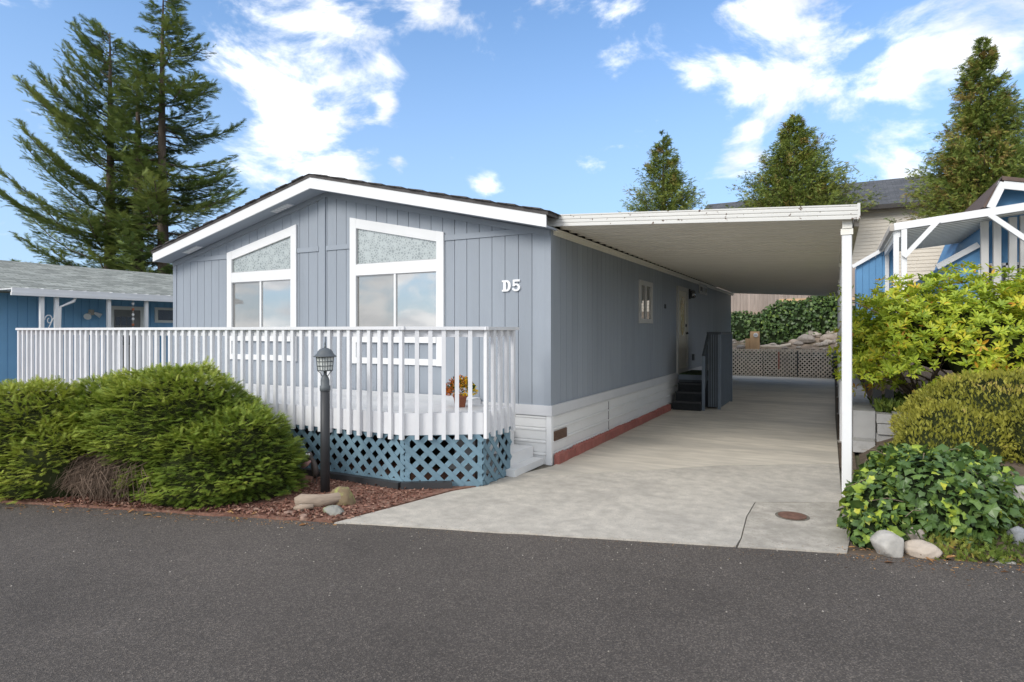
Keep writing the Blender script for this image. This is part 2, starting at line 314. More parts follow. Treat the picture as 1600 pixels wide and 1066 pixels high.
# ------------------------------------------------------------------ ground, street, driveway
def sheet(name, P, z, m, parent=None, th=.05):
    b = MB(); b.prism(P, 'z', z - th, z); return b.build(name, m, parent)
gr = MB(); gr.add([(-1500, -600, -.06), (1500, -600, -.06), (1500, 2500, -.06), (-1500, 2500, -.06)], [(0, 1, 2, 3)]); struct(gr.build('ground', m_grass))
SE = lambda X: 5.40 + .318 * X                     # street edge
sb = MB(); sb.prism([(-60, -30), (60, -30), (60, SE(60)), (-60, SE(-60))], 'z', -.055, 0.0); struct(sb.build('street', m_asphalt))
def edge_pts(x0, x1, n, amp, seed):
    r = random.Random(seed); return [(x0 + (x1 - x0) * i / n, SE(x0 + (x1 - x0) * i / n) + r.uniform(-amp, amp)) for i in range(n + 1)]
dv = MB(); dv.prism([(-4.02, SE(-4.02) - .03), (.1, SE(.1) - .03), (.16, 6.2), (.04, 9.0), (-.02, 25.1), (-3.62, 25.1), (-3.62, 6.9)], 'z', -.05, -.006)
drv = struct(dv.build('driveway', m_joint))
j1 = [(-3.40, 6.42), (-2.6, 7.0), (-1.9, 7.62), (-1.42, 8.07), (-1.22, 8.24), (.04, 9.02)]
def slab(P, m, z=.012):
    b = MB(); b.prism(P, 'z', -.05, z); return b.build('concrete_slab', m, drv)
slab([(-4.00, 4.10)] + edge_pts(-3.9, -.71, 14, .012, 3) + [(-.70, 5.4), (-.735, 6.05), (-.72, 6.60), (.06, 6.98), (.04, 9.0)] + [(x, y - .005) for x, y in j1[::-1][1:]] + [(-3.47, 6.3), (-3.48, 5.86), (-3.66, 5.5), (-3.80, 4.9), (-3.93, 4.4)], m_concrete)
slab([(-.692, 5.17)] + edge_pts(-.66, .08, 4, .02, 5) + [(.13, 6.1), (.06, 6.968), (-.712, 6.588), (-.727, 6.05), (-.692, 5.4)], m_concrete3, .008)
slab(j1[:1] + [(x, y + .004) for x, y in j1] + [(.0, 13.58), (-3.2, 13.58), (-3.2, 7.1)], m_concrete2, .014)
slab([(-3.2, 13.605), (0, 13.605), (-.02, 25.0), (-3.6, 25.0), (-3.6, 22.95), (-3.2, 22.95)], m_concrete2, .012)
cv = onz(1238, 808); uc = thing('utility_cover', 'round rusty iron utility cover set in the driveway apron', 'cover', (cv.x, cv.y, .01))
part('lid', m_rust, uc, lambda b: b.lathe([(.001, .002), (.12, .002), (.125, .012), (.11, .014), (.001, .012)], 24, (cv.x, cv.y, .004)))
part('rim', m_joint, uc, lambda b: b.lathe([(.128, 0), (.15, .0), (.15, .008), (.128, .008)], 24, (cv.x, cv.y, .002)))

# terraced garden on the right and the bank behind
def height(x, y):
    h = 0.0
    if x > .3 and y > SE(x):                                          # planted slope beside the driveway
        t = max(0, min(1, (y - SE(x)) / 5.0)); h = max(h, .16 * min(1, (y - SE(x)) / .5) + .40 * t * max(0, min(1, (x - .5) / .9)) + max(0, x - 1.2) * .12 * t)
        if y > 11 and x > .9: h = max(h, .5 + (min(y, 15) - 11) * .18)
    if x > .5 and y > 10.5: h = max(h, .54)
    if y > 25.1: h = max(h, 1.0 + min(1.0, (y - 25.1) / 4.5) * 1.75)
    if x > .5 and y > 15: h = max(h, min(1.3, .5 + (y - 11) * .18) + max(0, y - 20) * .08)
    return h
def terrain(name, x0, x1, nx, y0, y1, ny, m, cut=lambda x, y: True):
    V = []; Fc = []; idx = {}
    for j in range(ny + 1):
        for i in range(nx + 1):
            x = x0 + (x1 - x0) * i / nx; y = y0 + (y1 - y0) * j / ny
            idx[i, j] = len(V); V.append((x, y, height(x, y) - .045 + .02 * math.sin(7 * x + 3 * y) * math.cos(5 * y - 4 * x)))
    for j in range(ny):
        for i in range(nx):
            x = x0 + (x1 - x0) * (i + .5) / nx; y = y0 + (y1 - y0) * (j + .5) / ny
            if cut(x, y): Fc.append((idx[i, j], idx[i + 1, j], idx[i + 1, j + 1], idx[i, j + 1]))
    b = MB(); b.add(V, Fc); return struct(b.build(name, m, None, True))
terrain('garden_slope', .3, 14, 70, 5.3, 25.3, 90, m_soil, lambda x, y: y > SE(x) + .03 and not (x < .55 and y > 10.3))
terrain('rear_bank', -14, 24, 60, 25.12, 60, 50, mat('bank_soil', (.26, .205, .155), .95, .35, 5, .6, 30, dirt=(.13, .12, .07), ds=2, dthr=.52))
sheet('soil_patch', [(.085, SE(.085) + .01), (.75, SE(.75) + .01), (.75, 6.6), (.13, 6.6), (.14, 6.1)], -.004, m_soil)['kind'] = 'structure'
sheet('soil_strip', [(.0, 9.0), (.24, 8.6), (.24, 25.0), (.0, 25.0)], -.012, m_soil)['kind'] = 'structure'
bed = MB(); bed.prism([(-14, SE(-14) + .02)] + edge_pts(-13, -4.05, 40, .03, 8) + [(-3.95, 4.4), (-3.82, 4.9), (-3.68, 5.5), (-3.5, 5.84), (-3.5, 6.3), (-13.5, 6.3)], 'z', -.05, .02)
m_mulch = mat('red_bark_mulch', (.20, .10, .07), .95, .4, 22, .9, 55, dirt=(.27, .18, .13), ds=14, dthr=.52)
struct(bed.build('mulch_bed', m_mulch))

# ------------------------------------------------------------------ the mobile home
XL, XR, YF, YB = -11.13, -3.268, 7.209, 22.72
ZB, ZT, RX = .77, 3.08, -7.2
home = thing('mobile_home', 'grey-blue mobile home with white gable trim and two tall front windows', 'house', (RX, YF, 0))
PITCH = .2335
roofz = lambda X: 4.15 - PITCH * abs(X - RX)            # top edge of the rake boards
wt = lambda X: roofz(X) - .175                          # top of the front wall
part('wall_core', m_groove, home, lambda b: (b.prism([(XL + .02, .62), (XR - .02, .62), (XR - .02, wt(XR) - .02), (RX, wt(RX) - .02), (XL + .02, wt(XL) - .02)], 'y', YF + .02, YB - .02)))
fw = part('front_wall', m_groove, home, lambda b: b.prism([(XL + .03, ZB), (XR - .03, ZB), (XR - .03, wt(XR) - .03), (RX, wt(RX) - .03), (XL + .03, wt(XL) - .03)], 'y', YF + .016, YF + .019))
part('corner_board', m_trimblue, fw, lambda b: b.box(XR - .085, XR + .012, YF - .012, YF + .06, ZB, wt(XR) + .02)); part('corner_board', m_trimblue, fw, lambda b: b.box(XL - .012, XL + .085, YF - .012, YF + .06, ZB, wt(XL) + .02))
WIN = [(-6.68, -4.92, 3.51, 3.15), (-9.57, -7.85, 3.13, 3.50)]
def siding(b, x0, x1, z0, z1f, y0, y1):
    b.prism([(x0, z0), (x1, z0), (x1, z1f(x1)), (x0, z1f(x0))], 'y', y0, y1)
x = XL + .085; bw = .203; i = 0
while x < XR - .09:
    xa, xb = x + .004, min(x + bw, XR - .085) - .004; b = MB()
    segs = [(xa, xb)]
    cuts = sorted({xa, xb, *[c for w in WIN for c in (w[0] + .06, w[1] - .06) if xa < c < xb]})
    for a, c in zip(cuts, cuts[1:]):
        mid = (a + c) / 2; w = [w for w in WIN if w[0] + .06 <= mid <= w[1] - .06]
        if w:
            w = w[0]; top = lambda X, w=w: w[2] + (w[3] - w[2]) * (X - w[0]) / (w[1] - w[0]) - .05
            part('siding_board', m_siding, fw, lambda b: siding(b, a, c, ZB, lambda X: 1.64, YF, YF + .018)); part('siding_board', m_siding, fw, lambda b: siding(b, a, c, top(mid), wt, YF, YF + .018))
        else: part('siding_board', m_siding, fw, lambda b: siding(b, a, c, ZB, wt, YF, YF + .018))
    x += bw
for a, c in ((XL + .085, WIN[1][0]), (WIN[1][1], -7.36), (-7.2, WIN[0][0]), (WIN[0][1], XR - .085)):
    part('band_board', m_trimblue, fw, lambda b: b.box(a, c, YF - .016, YF + .01, 3.03, 3.105))
part('batten', m_trimblue, fw, lambda b: b.box(-7.345, -7.215, YF - .02, YF + .01, ZB, wt(RX) - .02))
for sg in (-1, 1):     # frieze under the soffit
    xe = RX + sg * 3.93
    part('frieze_board', m_trimblue, fw, lambda b: b.prism([(RX, wt(RX) - .09), (xe, wt(xe) - .09), (xe, wt(xe) - .01), (RX, wt(RX) - .01)], 'y', YF - .026, YF + .01))
# front windows
for k, (xa, xb, za, zb) in enumerate(WIN):
    b = MB(); f0, f1 = YF - .034, YF + .02; sl = (zb - za) / (xb - xa); st = .125
    zt = lambda X: za + sl * (X - xa)
    b.prism([(xa, 1.24), (xa + st, 1.24), (xa + st, zt(xa + st)), (xa, zt(xa))], 'y', f0, f1)
    w = b.build('front_window', m_white, home); part('stile', m_white, w, lambda b: b.prism([(xb - st, 1.24), (xb, 1.24), (xb, zt(xb)), (xb - st, zt(xb - st))], 'y', f0, f1))
    w['label'] = ['tall front window under the right rake', 'tall front window under the left rake'][k]
    xi, xj = xa + st, xb - st
    part('top_rail', m_white, w, lambda b: b.prism([(xi, zt(xi) - .15), (xj, zt(xj) - .15), (xj, zt(xj) - .003), (xi, zt(xi) - .003)], 'y', f0 + .002, f1))
    part('middle_rail', m_white, w, lambda b: b.box(xi, xj, f0 + .002, f1, 2.60, 2.77))
    part('sill', m_white, w, lambda b: b.box(xi, xj, f0 - .012, f1, 1.57, 1.68))
    part('apron_rail', m_white, w, lambda b: b.box(xi, xj, f0 + .002, f1, 1.245, 1.335))
    part('mullion', m_white, w, lambda b: b.box((xi + xj) / 2 - .018, (xi + xj) / 2 + .018, f0 + .008, f1 + .01, 1.68, 2.60))
    m_bead = mat('glazing_bead', (.42, .42, .42), .4, .05)
    part('glazing_bead', m_bead, w, lambda b: (b.box(xi, xj, f0 + .02, f1 + .012, 2.585, 2.60), b.box(xi, xi + .012, f0 + .02, f1 + .012, 1.68, 2.585), b.box(xj - .012, xj, f0 + .02, f1 + .012, 1.68, 2.585), b.box(xi, xi + .012, f0 + .02, f1 + .012, 2.77, zt(xi) - .15), b.box(xj - .012, xj, f0 + .02, f1 + .012, 2.77, zt(xj) - .15), b.box(xi + .012, xj - .012, f0 + .02, f1 + .012, 2.77, 2.782)))
    part('lower_pane', m_screen, w, lambda b: b.box(xi, (xi + xj) / 2 - .01, YF + .005, YF + .016, 1.68, 2.60))
    part('lower_pane', m_glass, w, lambda b: b.box((xi + xj) / 2 + .01, xj, YF - .004, YF + .01, 1.68, 2.60))
    part('patterned_pane', m_lace, w, lambda b: b.prism([(xi, 2.77), (xj, 2.77), (xj, zt(xj) - .145), (xi, zt(xi) - .145)], 'y', YF + .002, YF + .012))
# roof
OV = .325; FY = YF - OV
EL, ER = RX - 4.03, RX + 4.03
def roof_slab(b, xe): b.prism([(RX, roofz(RX) - .02), (xe, roofz(xe) - .02), (xe, roofz(xe) + .035), (RX, roofz(RX) + .035)], 'y', FY + .002 - .035, YB + .3)
rf = part('roof', m_roofdark, home, lambda b: (roof_slab(b, EL - .03), roof_slab(b, ER + .03)))
for q in range(34):                                   # shingle courses showing at the rake edge
    for sg in (-1, 1):
        xa = RX + sg * (q * .12); xb = xa + sg * .13; zo = .036 + .006 * ((q * 7) % 3)
        part('shingle', m_roofdark, rf, lambda b: b.prism([(xa, roofz(xa) + .03), (xb, roofz(xb) + .03), (xb, roofz(xb) + zo), (xa, roofz(xa) + zo - .004)], 'y', FY - .05 - .008 * ((q * 5) % 3), FY + .5))
for xe in (EL, ER):
    part('rake_fascia', m_white, home, lambda b: b.prism([(RX, roofz(RX) - .19), (xe, roofz(xe) - .175), (xe, roofz(xe) - .004), (RX, roofz(RX) - .004)], 'y', FY - .024, FY + .0))
    part('soffit', m_soffit, home, lambda b: b.prism([(RX, roofz(RX) - .185), (xe, roofz(xe) - .17), (xe, roofz(xe) - .15), (RX, roofz(RX) - .165)], 'y', FY + .002, YF + .0))
part('eave_fascia', m_white, home, lambda b: b.box(EL - .02, EL + .002, FY + .002, YB + .3, roofz(EL) - .17, roofz(EL) - .01))
part('eave_soffit', m_soffit, home, lambda b: b.box(EL + .002, XL - .015, YF + .002, YB + .2, roofz(EL) - .165, roofz(EL) - .15))
m_ventw = mat('vent_white', (.55, .58, .62), .6, .05)
for px in (300, 440):
    c = onY(px, 0, YF - .16); X = c.x
    sv = part('soffit_vent', m_ventw, home, lambda b: b.prism([(X - .2, roofz(X - .2) - .196), (X + .2, roofz(X + .2) - .196), (X + .2, roofz(X + .2) - .18), (X - .2, roofz(X - .2) - .18)], 'y', YF - .22, YF - .09))
    for q in range(6):
        xx = X - .17 + q * .065
        part('louvre', m_white, sv, lambda b: b.prism([(xx, roofz(xx) - .204), (xx + .03, roofz(xx + .03) - .204), (xx + .03, roofz(xx + .03) - .196), (xx, roofz(xx) - .196)], 'y', YF - .21, YF - .10))
# base trim and skirting
part('base_trim', m_basetrim, home, lambda b: (b.box(XL - .03, XR + .03, YF - .03, YF + .02, .64, ZB + .001), b.box(XR, XR + .034, YF - .034, YB + .02, .638, ZB + .003)))
part('skirt_backing', m_skirt, home, lambda b: (b.box(XL + .03, XR - .03, YF + .005, YF + .03, 0, .64), b.box(XR - .03, XR - .006, YF + .02, YB, 0, .64), b.box(XL, XL + .03, YF + .03, YB, 0, .76), b.box(XL + .03, XR - .03, YB - .03, YB, 0, .76)))
def skirt_row(b, z0, z1, front):
    P = [(0, z0), (.012, z0 + .004), (.012, z1 - .045), (.022, z1 - .03), (.022, z1 - .012), (.002, z1)]
    if front: b.prism([(YF + .005 - p[0], p[1]) for p in P], 'x', XL + .05, XR - .06)
    else: b.prism([(XR - .006 + p[0], p[1]) for p in P], 'y', YF + .06, YB)
for r in range(4):
    z0 = .0 + r * .16; z1 = z0 + .155
    for fr in (True, False): part('skirt_panel', m_skirt, home, lambda b: skirt_row(b, z0, z1, fr))
part('skirt_corner', m_white, home, lambda b: b.cbox(XR - .055, XR + .02, YF - .015, YF + .06, 0, .64))
for yy in (9.47,): part('skirt_seam', m_gut0, home, lambda b: b.box(XR, XR + .0185, yy, yy + .005, .02, .6))
sv = part('skirt_vent', m_brownvent, home, lambda b: b.box(XR + .004, XR + .026, 7.29, 7.70, .30, .425))
for q in range(5): part('louvre', m_brownvent, sv, lambda b: b.box(XR + .026, XR + .033, 7.30, 7.69, .31 + q * .023, .32 + q * .023))
# side wall under the carport
sw = part('side_wall', m_trimblue, home, lambda b: b.box(XR - .02, XR + .012, YF + .06, YF + .13, ZB, ZT + .05))
SIDEW, DOOR, VENT = (11.23, 12.14, 1.89, 2.71), (14.30, 15.42, .74, 2.80), (16.9, 18.0, 2.76, 3.03)
y = YF + .13
while y < YB - .05:
    ya, yb = y + .004, min(y + bw, YB) - .004; b = MB()
    cuts = sorted({ya, yb, *[c for w in (SIDEW, DOOR, VENT) for c in (w[0] + .03, w[1] - .03) if ya < c < yb]})
    for a, c in zip(cuts, cuts[1:]):
        w = [w for w in (SIDEW, DOOR, VENT) if w[0] + .03 <= (a + c) / 2 <= w[1] - .03]
        zs = [(ZB, w[0][2] + .03), (w[0][3] - .03, ZT)] if w else [(ZB, ZT)]
        for p, q in zs:
            if q > p: part('siding_board', m_siding, sw, lambda b: b.box(XR - .018, XR, a, c, p, q))
    y += bw
def framed(name, y0, y1, z0, z1, t, m, parent, d=.03):
    return part(name, m, parent, lambda b: (b.box(XR - .02, XR + d, y0, y0 + t, z0, z1), b.box(XR - .02, XR + d, y1 - t, y1, z0, z1), b.box(XR - .02, XR + d - .002, y0 + t, y1 - t, z1 - t, z1 - .001), b.box(XR - .02, XR + d - .002, y0 + t, y1 - t, z0 + .001, z0 + t)))
m_frame = mat('window_trim_grey', (.50, .49, .47), .5, .05)
w = framed('side_window', *SIDEW, .09, m_frame, home); m_pane2 = glass('side_glass', (.10, .10, .09), .5)
part('pane', m_pane2, w, lambda b: b.box(XR - .016, XR - .006, 11.32, 11.69, 1.98, 2.62)); part('pane', m_pane2, w, lambda b: b.box(XR - .008, XR + .002, 11.71, 12.05, 1.98, 2.62))
part('mullion', m_frame, w, lambda b: b.box(XR - .015, XR + .02, 11.68, 11.72, 1.98, 2.62))
w = framed('vent_window', *VENT, .07, m_frame, home)
part('pane', m_darkglass, w, lambda b: b.box(XR - .016, XR - .004, 16.97, 17.45, 2.83, 2.96)); part('panel', m_frame, w, lambda b: b.box(XR - .012, XR + .004, 17.47, 17.93, 2.83, 2.96))
m_door = mat('door_cream', (.56, .52, .42), .5, .05)
dr = framed('side_door', *DOOR, .10, mat('door_casing', (.46, .45, .42), .5, .05), home, .04); dr['label'] = 'cream entry door with oval leaded glass'
part('door_leaf', m_door, dr, lambda b: b.box(XR - .016, XR + .012, 14.40, 15.32, .84, 2.70))
m_lead = mat('leaded_glass', (.33, .235, .10), .25, .5, 26, .5, 30, sp=(30, .58, (.62, .58, .45)))
part('glass_insert', m_lead, dr, lambda b: b.prism([(14.86 + .19 * math.cos(t) * (1 if abs(math.sin(t)) < .8 else .92), 2.10 + .46 * math.sin(t)) for t in [2 * math.pi * k / 28 for k in range(28)]], 'x', XR + .012, XR + .022))
part('insert_frame', m_door, dr, lambda b: (b.box(XR + .012, XR + .026, 14.62, 14.65, 1.6, 2.6), b.box(XR + .012, XR + .026, 15.07, 15.10, 1.6, 2.6), b.box(XR + .012, XR + .025, 14.65, 15.07, 1.6, 1.63), b.box(XR + .012, XR + .025, 14.65, 15.07, 2.57, 2.6)))
part('door_knob', m_black, dr, lambda b: b.lathe([(.001, 0), (.03, .005), (.034, .03), (.02, .05), (.001, .055)], 10, (XR + .05, 15.24, 1.66)))
part('deadbolt', m_black, dr, lambda b: b.cbox(XR + .012, XR + .04, 15.21, 15.27, 1.84, 1.91))
wl = part('wall_light', m_black, home, lambda b: b.cbox(XR, XR + .04, 15.66, 15.78, 2.55, 2.80)); part('lamp_globe', m_darkglass, wl, lambda b: b.lathe([(.04, 0), (.075, .03), (.08, .12), (.06, .18), (.02, .2)], 12, (XR + .09, 15.72, 2.57)), True)
part('doorbell', m_black, home, lambda b: b.cbox(XR, XR + .02, 13.18, 13.27, 2.23, 2.32))
part('outlet_cover', m_lampgrey, home, lambda b: b.cbox(XR, XR + .05, 16.05, 16.17, .98, 1.14))
# house number D5: slab serif characters screwed to the siding
m_num = mat('number_white', (.82, .82, .82), .35, .02)
def arc(cx, cz, rx, rz, wd, a0, a1, n=14):
    o = []; i_ = []
    for k in range(n + 1):
        t = rad(a0 + (a1 - a0) * k / n); o.append((cx + rx * math.cos(t), cz + rz * math.sin(t))); i_.append((cx + (rx - wd) * math.cos(t), cz + (rz - wd * .7) * math.sin(t)))
    return o, i_
def strip(b, o, i_, y0, y1):
    for k in range(len(o) - 1): b.prism([o[k], o[k + 1], i_[k + 1], i_[k]], 'y', y0, y1)
def char_d(b):
    x0, z0 = -3.975, 2.275; y1 = YF + .002; f = YF - .022
    b.box(x0 + .02, x0 + .058, f, y1, z0 + .002, z0 + .148); b.box(x0, x0 + .085, f - .001, y1, z0, z0 + .022); b.box(x0, x0 + .085, f - .001, y1, z0 + .128, z0 + .150)
    strip(b, *arc(x0 + .07, z0 + .075, .062, .0752, .036, -88, 88), f - .002, y1)
def char_5(b):
    x0, z0 = -3.825, 2.275; y1 = YF + .002; f = YF - .022
    b.box(x0 + .022, x0 + .118, f, y1, z0 + .128, z0 + .155); b.box(x0 + .016, x0 + .040, f - .001, y1, z0 + .072, z0 + .152)
    strip(b, *arc(x0 + .062, z0 + .05, .062, .0515, .032, 150, -165, 18), f - .002, y1)
part('house_number_character', m_num, home, char_d)['label'] = 'white slab-serif letter D'; part('house_number_character', m_num, home, char_5)['label'] = 'white slab-serif figure 5'

# red scalloped edging along the skirting
ed = thing('edging_row', 'red painted scalloped edging blocks along the white skirting', 'edging', (XR + .07, 10, 0))
r = random.Random(2); y = 7.24; k = 0
while y < 13.3:
    ln = .30; hh = .115 + r.uniform(-.012, .012); xo = r.uniform(-.006, .006)
    P = [(y, 0.0)] + [(y + ln * t / 6, hh + .028 * abs(math.sin(math.pi * t / 2))) for t in range(7)] + [(y + ln, 0.0)]
    part('edging_block', m_red, ed, lambda b: b.prism(P, 'x', XR + .035 + xo, XR + .105 + xo)); y += ln + .004

# ------------------------------------------------------------------ carport
cp = thing('carport', 'white metal carport roof on slim posts beside the mobile home', 'carport', (.1, 7.3, 0))
cz = lambda X: 3.105 - (X - XR) * .0585               # underside
CX0, CX1, CY0, CY1 = XR + .002, .17, 7.215, 23.1
def pan(b, y0, y1):
    P = [(y0, 0), (y0 + .012, -.028), (y0 + .03, -.028), (y0 + .042, 0), ((y0 + y1) / 2 - .02, 0), ((y0 + y1) / 2 - .012, -.010), ((y0 + y1) / 2 + .012, -.010), ((y0 + y1) / 2 + .02, 0), (y1, 0)]
    n = len(P); V = []
    for X in (CX0, CX1):
        V += [(X, p[0], cz(X) + .03 + p[1]) for p in P] + [(X, p[0], cz(X) + .03 + p[1] + .004) for p in P]
    Fc = []
    for k in range(n - 1): Fc += [(k, k + 1, 2 * n + k + 1, 2 * n + k), (n + k + 1, n + k, 3 * n + k, 3 * n + k + 1)]
    b.add(V, Fc)
ny = 52; pw = (CY1 - CY0) / ny
for k in range(ny): part('roof_panel', m_cport, cp, lambda b: pan(b, CY0 + k * pw, CY0 + (k + 1) * pw))
def front_beam(b, y0, y1):
    for X0, X1 in ((CX0 - .06, CX1 + .05),):
        hh = .150; P = [(0, 0), (-.03, .0), (-.03, .03), (-.022, .036), (-.022, .042), (-.03, .048), (-.03, .074), (-.022, .08), (-.022, .086), (-.03, .092), (-.03, .118), (-.022, .124), (-.022, .13), (-.03, .136), (-.03, hh), (0, hh)]
        V = [(X, y0 + (p[0] if y0 < 10 else -p[0]), cz(X) - .006 + p[1]) for X in (X0, X1) for p in P]; n = len(P)
        b.add(V, [tuple(range(n)), tuple(range(2 * n - 1, n - 1, -1))] + [(i, n + i, n + (i + 1) % n, (i + 1) % n) for i in range(n)])
part('front_fascia', m_cportrust, cp, lambda b: front_beam(b, CY0 - .004, 0)); part('rear_fascia', m_cport, cp, lambda b: front_beam(b, CY1 + .004, 0))
part('end_cap', m_cportrust, cp, lambda b: b.box(CX1 + .03, CX1 + .056, CY0 - .05, CY0 + .12, cz(CX1) - .015, cz(CX1) + .152))
part('end_cap', m_cportrust, cp, lambda b: b.box(CX0 - .066, CX0 - .02, CY0 - .045, CY0 - .01, cz(CX0) - .01, cz(CX0) + .155))
part('ledger', m_cport, cp, lambda b: (b.box(XR + .002, XR + .045, CY0 + .06, CY1, 3.045, 3.085), b.box(XR + .002, XR + .02, CY0 + .06, CY1, 3.0, 3.045)))
m_gut = mat('gutter_weathered', (.42, .38, .33), .6, .2, 4)
part('side_gutter', m_gut, cp, lambda b: b.box(CX1 + .005, CX1 + .05, CY0 + .12, CY1, cz(CX1) - .06, cz(CX1) + .05))
part('header_beam', m_cport, cp, lambda b: b.box(.065, .155, CY0 + .05, CY1 - .02, cz(.15) - .085, cz(.15) + .012))
for k in range(5):
    Y = 7.33 + 3.62 * k
    ps = part('post', m_white, cp, lambda b: b.cbox(.06, .155, Y - .045, Y + .045, -.02, cz(.15) - .085, .008))
    part('post_bracket', m_cport, ps, lambda b: b.box(.05, .165, Y - .055, Y + .055, cz(.15) - .15, cz(.15) - .088))
    part('base_plate', m_gut, ps, lambda b: b.box(.03, .185, Y - .075, Y + .075, -.02, .004))

# ------------------------------------------------------------------ side steps
m_tread = mat('tread_black', (.022, .024, .026), .95, .2, 20, .4, 90); m_turf = mat('turf_mat', (.035, .065, .02), 1, .4, 60, .6, 90)
m_stepgrey = mat('step_grey', (.16, .19, .225), .6, .08); m_panelgrey = mat('panel_slate', (.06, .07, .078), .5, .12)
st = thing('porch_steps', 'black carpeted steps up to the cream side door', 'steps', (-2.8, 14, .012))
for k, (y0, z1) in enumerate(((13.46, .20), (13.72, .385), (13.98, .56))):
    t = part('tread', m_tread, st, lambda b: b.cbox(XR + .11, -2.56 - k * .02, y0, y0 + .30, .012 if k == 0 else z1 - .20, z1))
    part('nosing', m_black, t, lambda b: b.box(XR + .108, -2.555 - k * .02, y0 - .012, y0 + .01, z1 - .03, z1 + .006))
part('landing', m_stepgrey, st, lambda b: b.box(XR + .05, -2.28, 14.24, 15.75, .62, .735)); part('landing_mat', m_turf, st, lambda b: b.box(XR + .07, -2.3, 14.27, 15.7, .735, .757))
part('landing_skirt', m_panelgrey, st, lambda b: (b.box(XR + .06, -2.5, 14.27, 14.3, .012, .62), b.box(-2.32, -2.29, 14.3, 15.7, .012, .62)))
for q, (X, Y) in enumerate(((-2.53, 13.62), (-2.26, 13.99), (-2.26, 15.7))):
    part('newel', m_stepgrey, st, lambda b: b.cbox(X - .03, X + .03, Y - .03, Y + .03, .012, (1.20, 1.66, 1.66)[q]))
part('handrail', m_panelgrey, st, lambda b: (b.beam((-2.53, 13.60, 1.20), (-2.50, 14.06, 1.70), .05, .04), b.beam((-2.53, 14.02, 1.70), (-2.24, 14.02, 1.70), .05, .04), b.beam((-2.26, 14.02, 1.702), (-2.26, 15.72, 1.702), .05, .04)))
pn = part('side_panel', m_panelgrey, st, lambda b: (b.box(-2.50, -2.25, 14.01, 14.03, .05, 1.68), b.box(-2.275, -2.255, 14.03, 15.7, .05, 1.68)))
for q in range(12): part('rib', m_stepgrey, pn, lambda b: b.box(-2.256, -2.24, 14.1 + q * .13, 14.13 + q * .13, .05, 1.66))
for q in range(5): part('rib', m_stepgrey, pn, lambda b: b.box(-2.49 + q * .05, -2.475 + q * .05, 13.995, 14.012, .05, 1.66))
part('raking_slat', m_panelgrey, st, lambda b: b.prism([(13.64, .4), (14.02, .75), (14.02, 1.6), (13.64, 1.14)], 'x', -2.525, -2.51))

# ------------------------------------------------------------------ front deck
DZ = .83; RT = 1.795; AX, BX, LX = -4.2, -3.47, -12.55; DY, BY, CYK = 5.36, 5.84, 6.48
dk = thing('front_deck', 'white painted deck with slatted railing in front of the mobile home', 'deck', (-6, 6, 0))
x = LX + .02; k = 0; flr = part('floor_frame', m_rail, dk, lambda b: (b.prism([(LX + .03, DY + .05), (AX - .01, DY + .05), (BX - .06, BY + .03), (BX - .06, CYK), (-4.3, CYK), (-4.3, YF - .035), (LX + .03, YF - .035)], 'z', DZ - .19, DZ - .03)))
y = DY + .02
while y < YF - .06:                                   # floor boards run along the house
    y1 = min(y + .138, YF - .036)
    def xmax(Y): return (AX + (Y - DY) / (BY - DY) * (BX - AX)) if Y < BY else BX - .01
    xa = min(xmax(y), xmax(y1)) - .012
    if y > CYK - .07: xa = -4.31
    for p, q in ((LX + .02, -8.9 + (k % 3) * .8), (-8.9 + (k % 3) * .8 + .004, xa)):
        part('deck_board', m_deck, dk, lambda b: b.box(p, q, y, y1, DZ - .03, DZ + random.uniform(-.001, .001)))
    y += .144; k += 1
# rim boards, cap rail, balusters along the outline
path = [(LX, 7.9), (LX, DY), (AX, DY), (BX, BY), (BX, CYK)]
def along(p, q):
    d = Vector((q[0] - p[0], q[1] - p[1], 0)); return d.length, d.normalized()
for i in range(4):
    p, q = path[i], path[i + 1]; ln, d = along(p, q); nrm_ = Vector((d.y, -d.x, 0)); P = Vector((p[0], p[1], 0)); Q = Vector((q[0], q[1], 0))
    part('rim_board', m_rail, dk, lambda b: b.beam(P - nrm_ * .0 + Vector((0, 0, .715)), Q + Vector((0, 0, .715)), .036, .24))
    part('lower_rail', m_rail, dk, lambda b: b.beam(P - nrm_ * .0 + Vector((0, 0, RT - .075)), Q + Vector((0, 0, RT - .075)), .036, .085))
    e = .10 if i == 3 else .055
    a_ = P - d * (.055 if i else 0); c_ = Q + d * e
    nj = 3 if i == 1 else 1
    for s_ in range(nj):
        u0 = a_ + (c_ - a_) * s_ / nj; u1 = a_ + (c_ - a_) * (s_ + 1) / nj - d * (.003 if s_ < nj - 1 else 0)
        part('cap_rail', m_rail, dk, lambda b: b.beam(u0 + Vector((0, 0, RT - .017 - .002 * i)), u1 + Vector((0, 0, RT - .017 - .002 * i)), .145, .036))
    sp = .152; n = max(1, int(round(ln / sp))); n0 = 0 if i in (1, 3) else 1
    for k in range(n0, n + (1 if i in (1, 3) else 0)):
        c = P + d * (ln * k / n) + nrm_ * .039
        b0 = .548 + random.uniform(-.004, .004)
        part('baluster', m_rail, dk, lambda b: b.beam(c + Vector((0, 0, b0)), c + Vector((0, 0, RT - .038)), .046, .040, up=nrm_))
for X, Y in ((LX + .05, DY + .06), (-9.9, DY + .06), (-7, DY + .06), (AX - .04, DY + .08), (BX - .07, BY + .05), (BX - .07, CYK - .05)):
    part('support_post', m_under, dk, lambda b: b.box(X - .04, X + .04, Y - .04, Y + .04, 0, DZ - .19))
part('dark_backing', m_under, dk, lambda b: b.box(LX + .1, -4.4, 6.9, 6.93, 0, .6))  # near-black sheet standing behind the lattice, below the floor
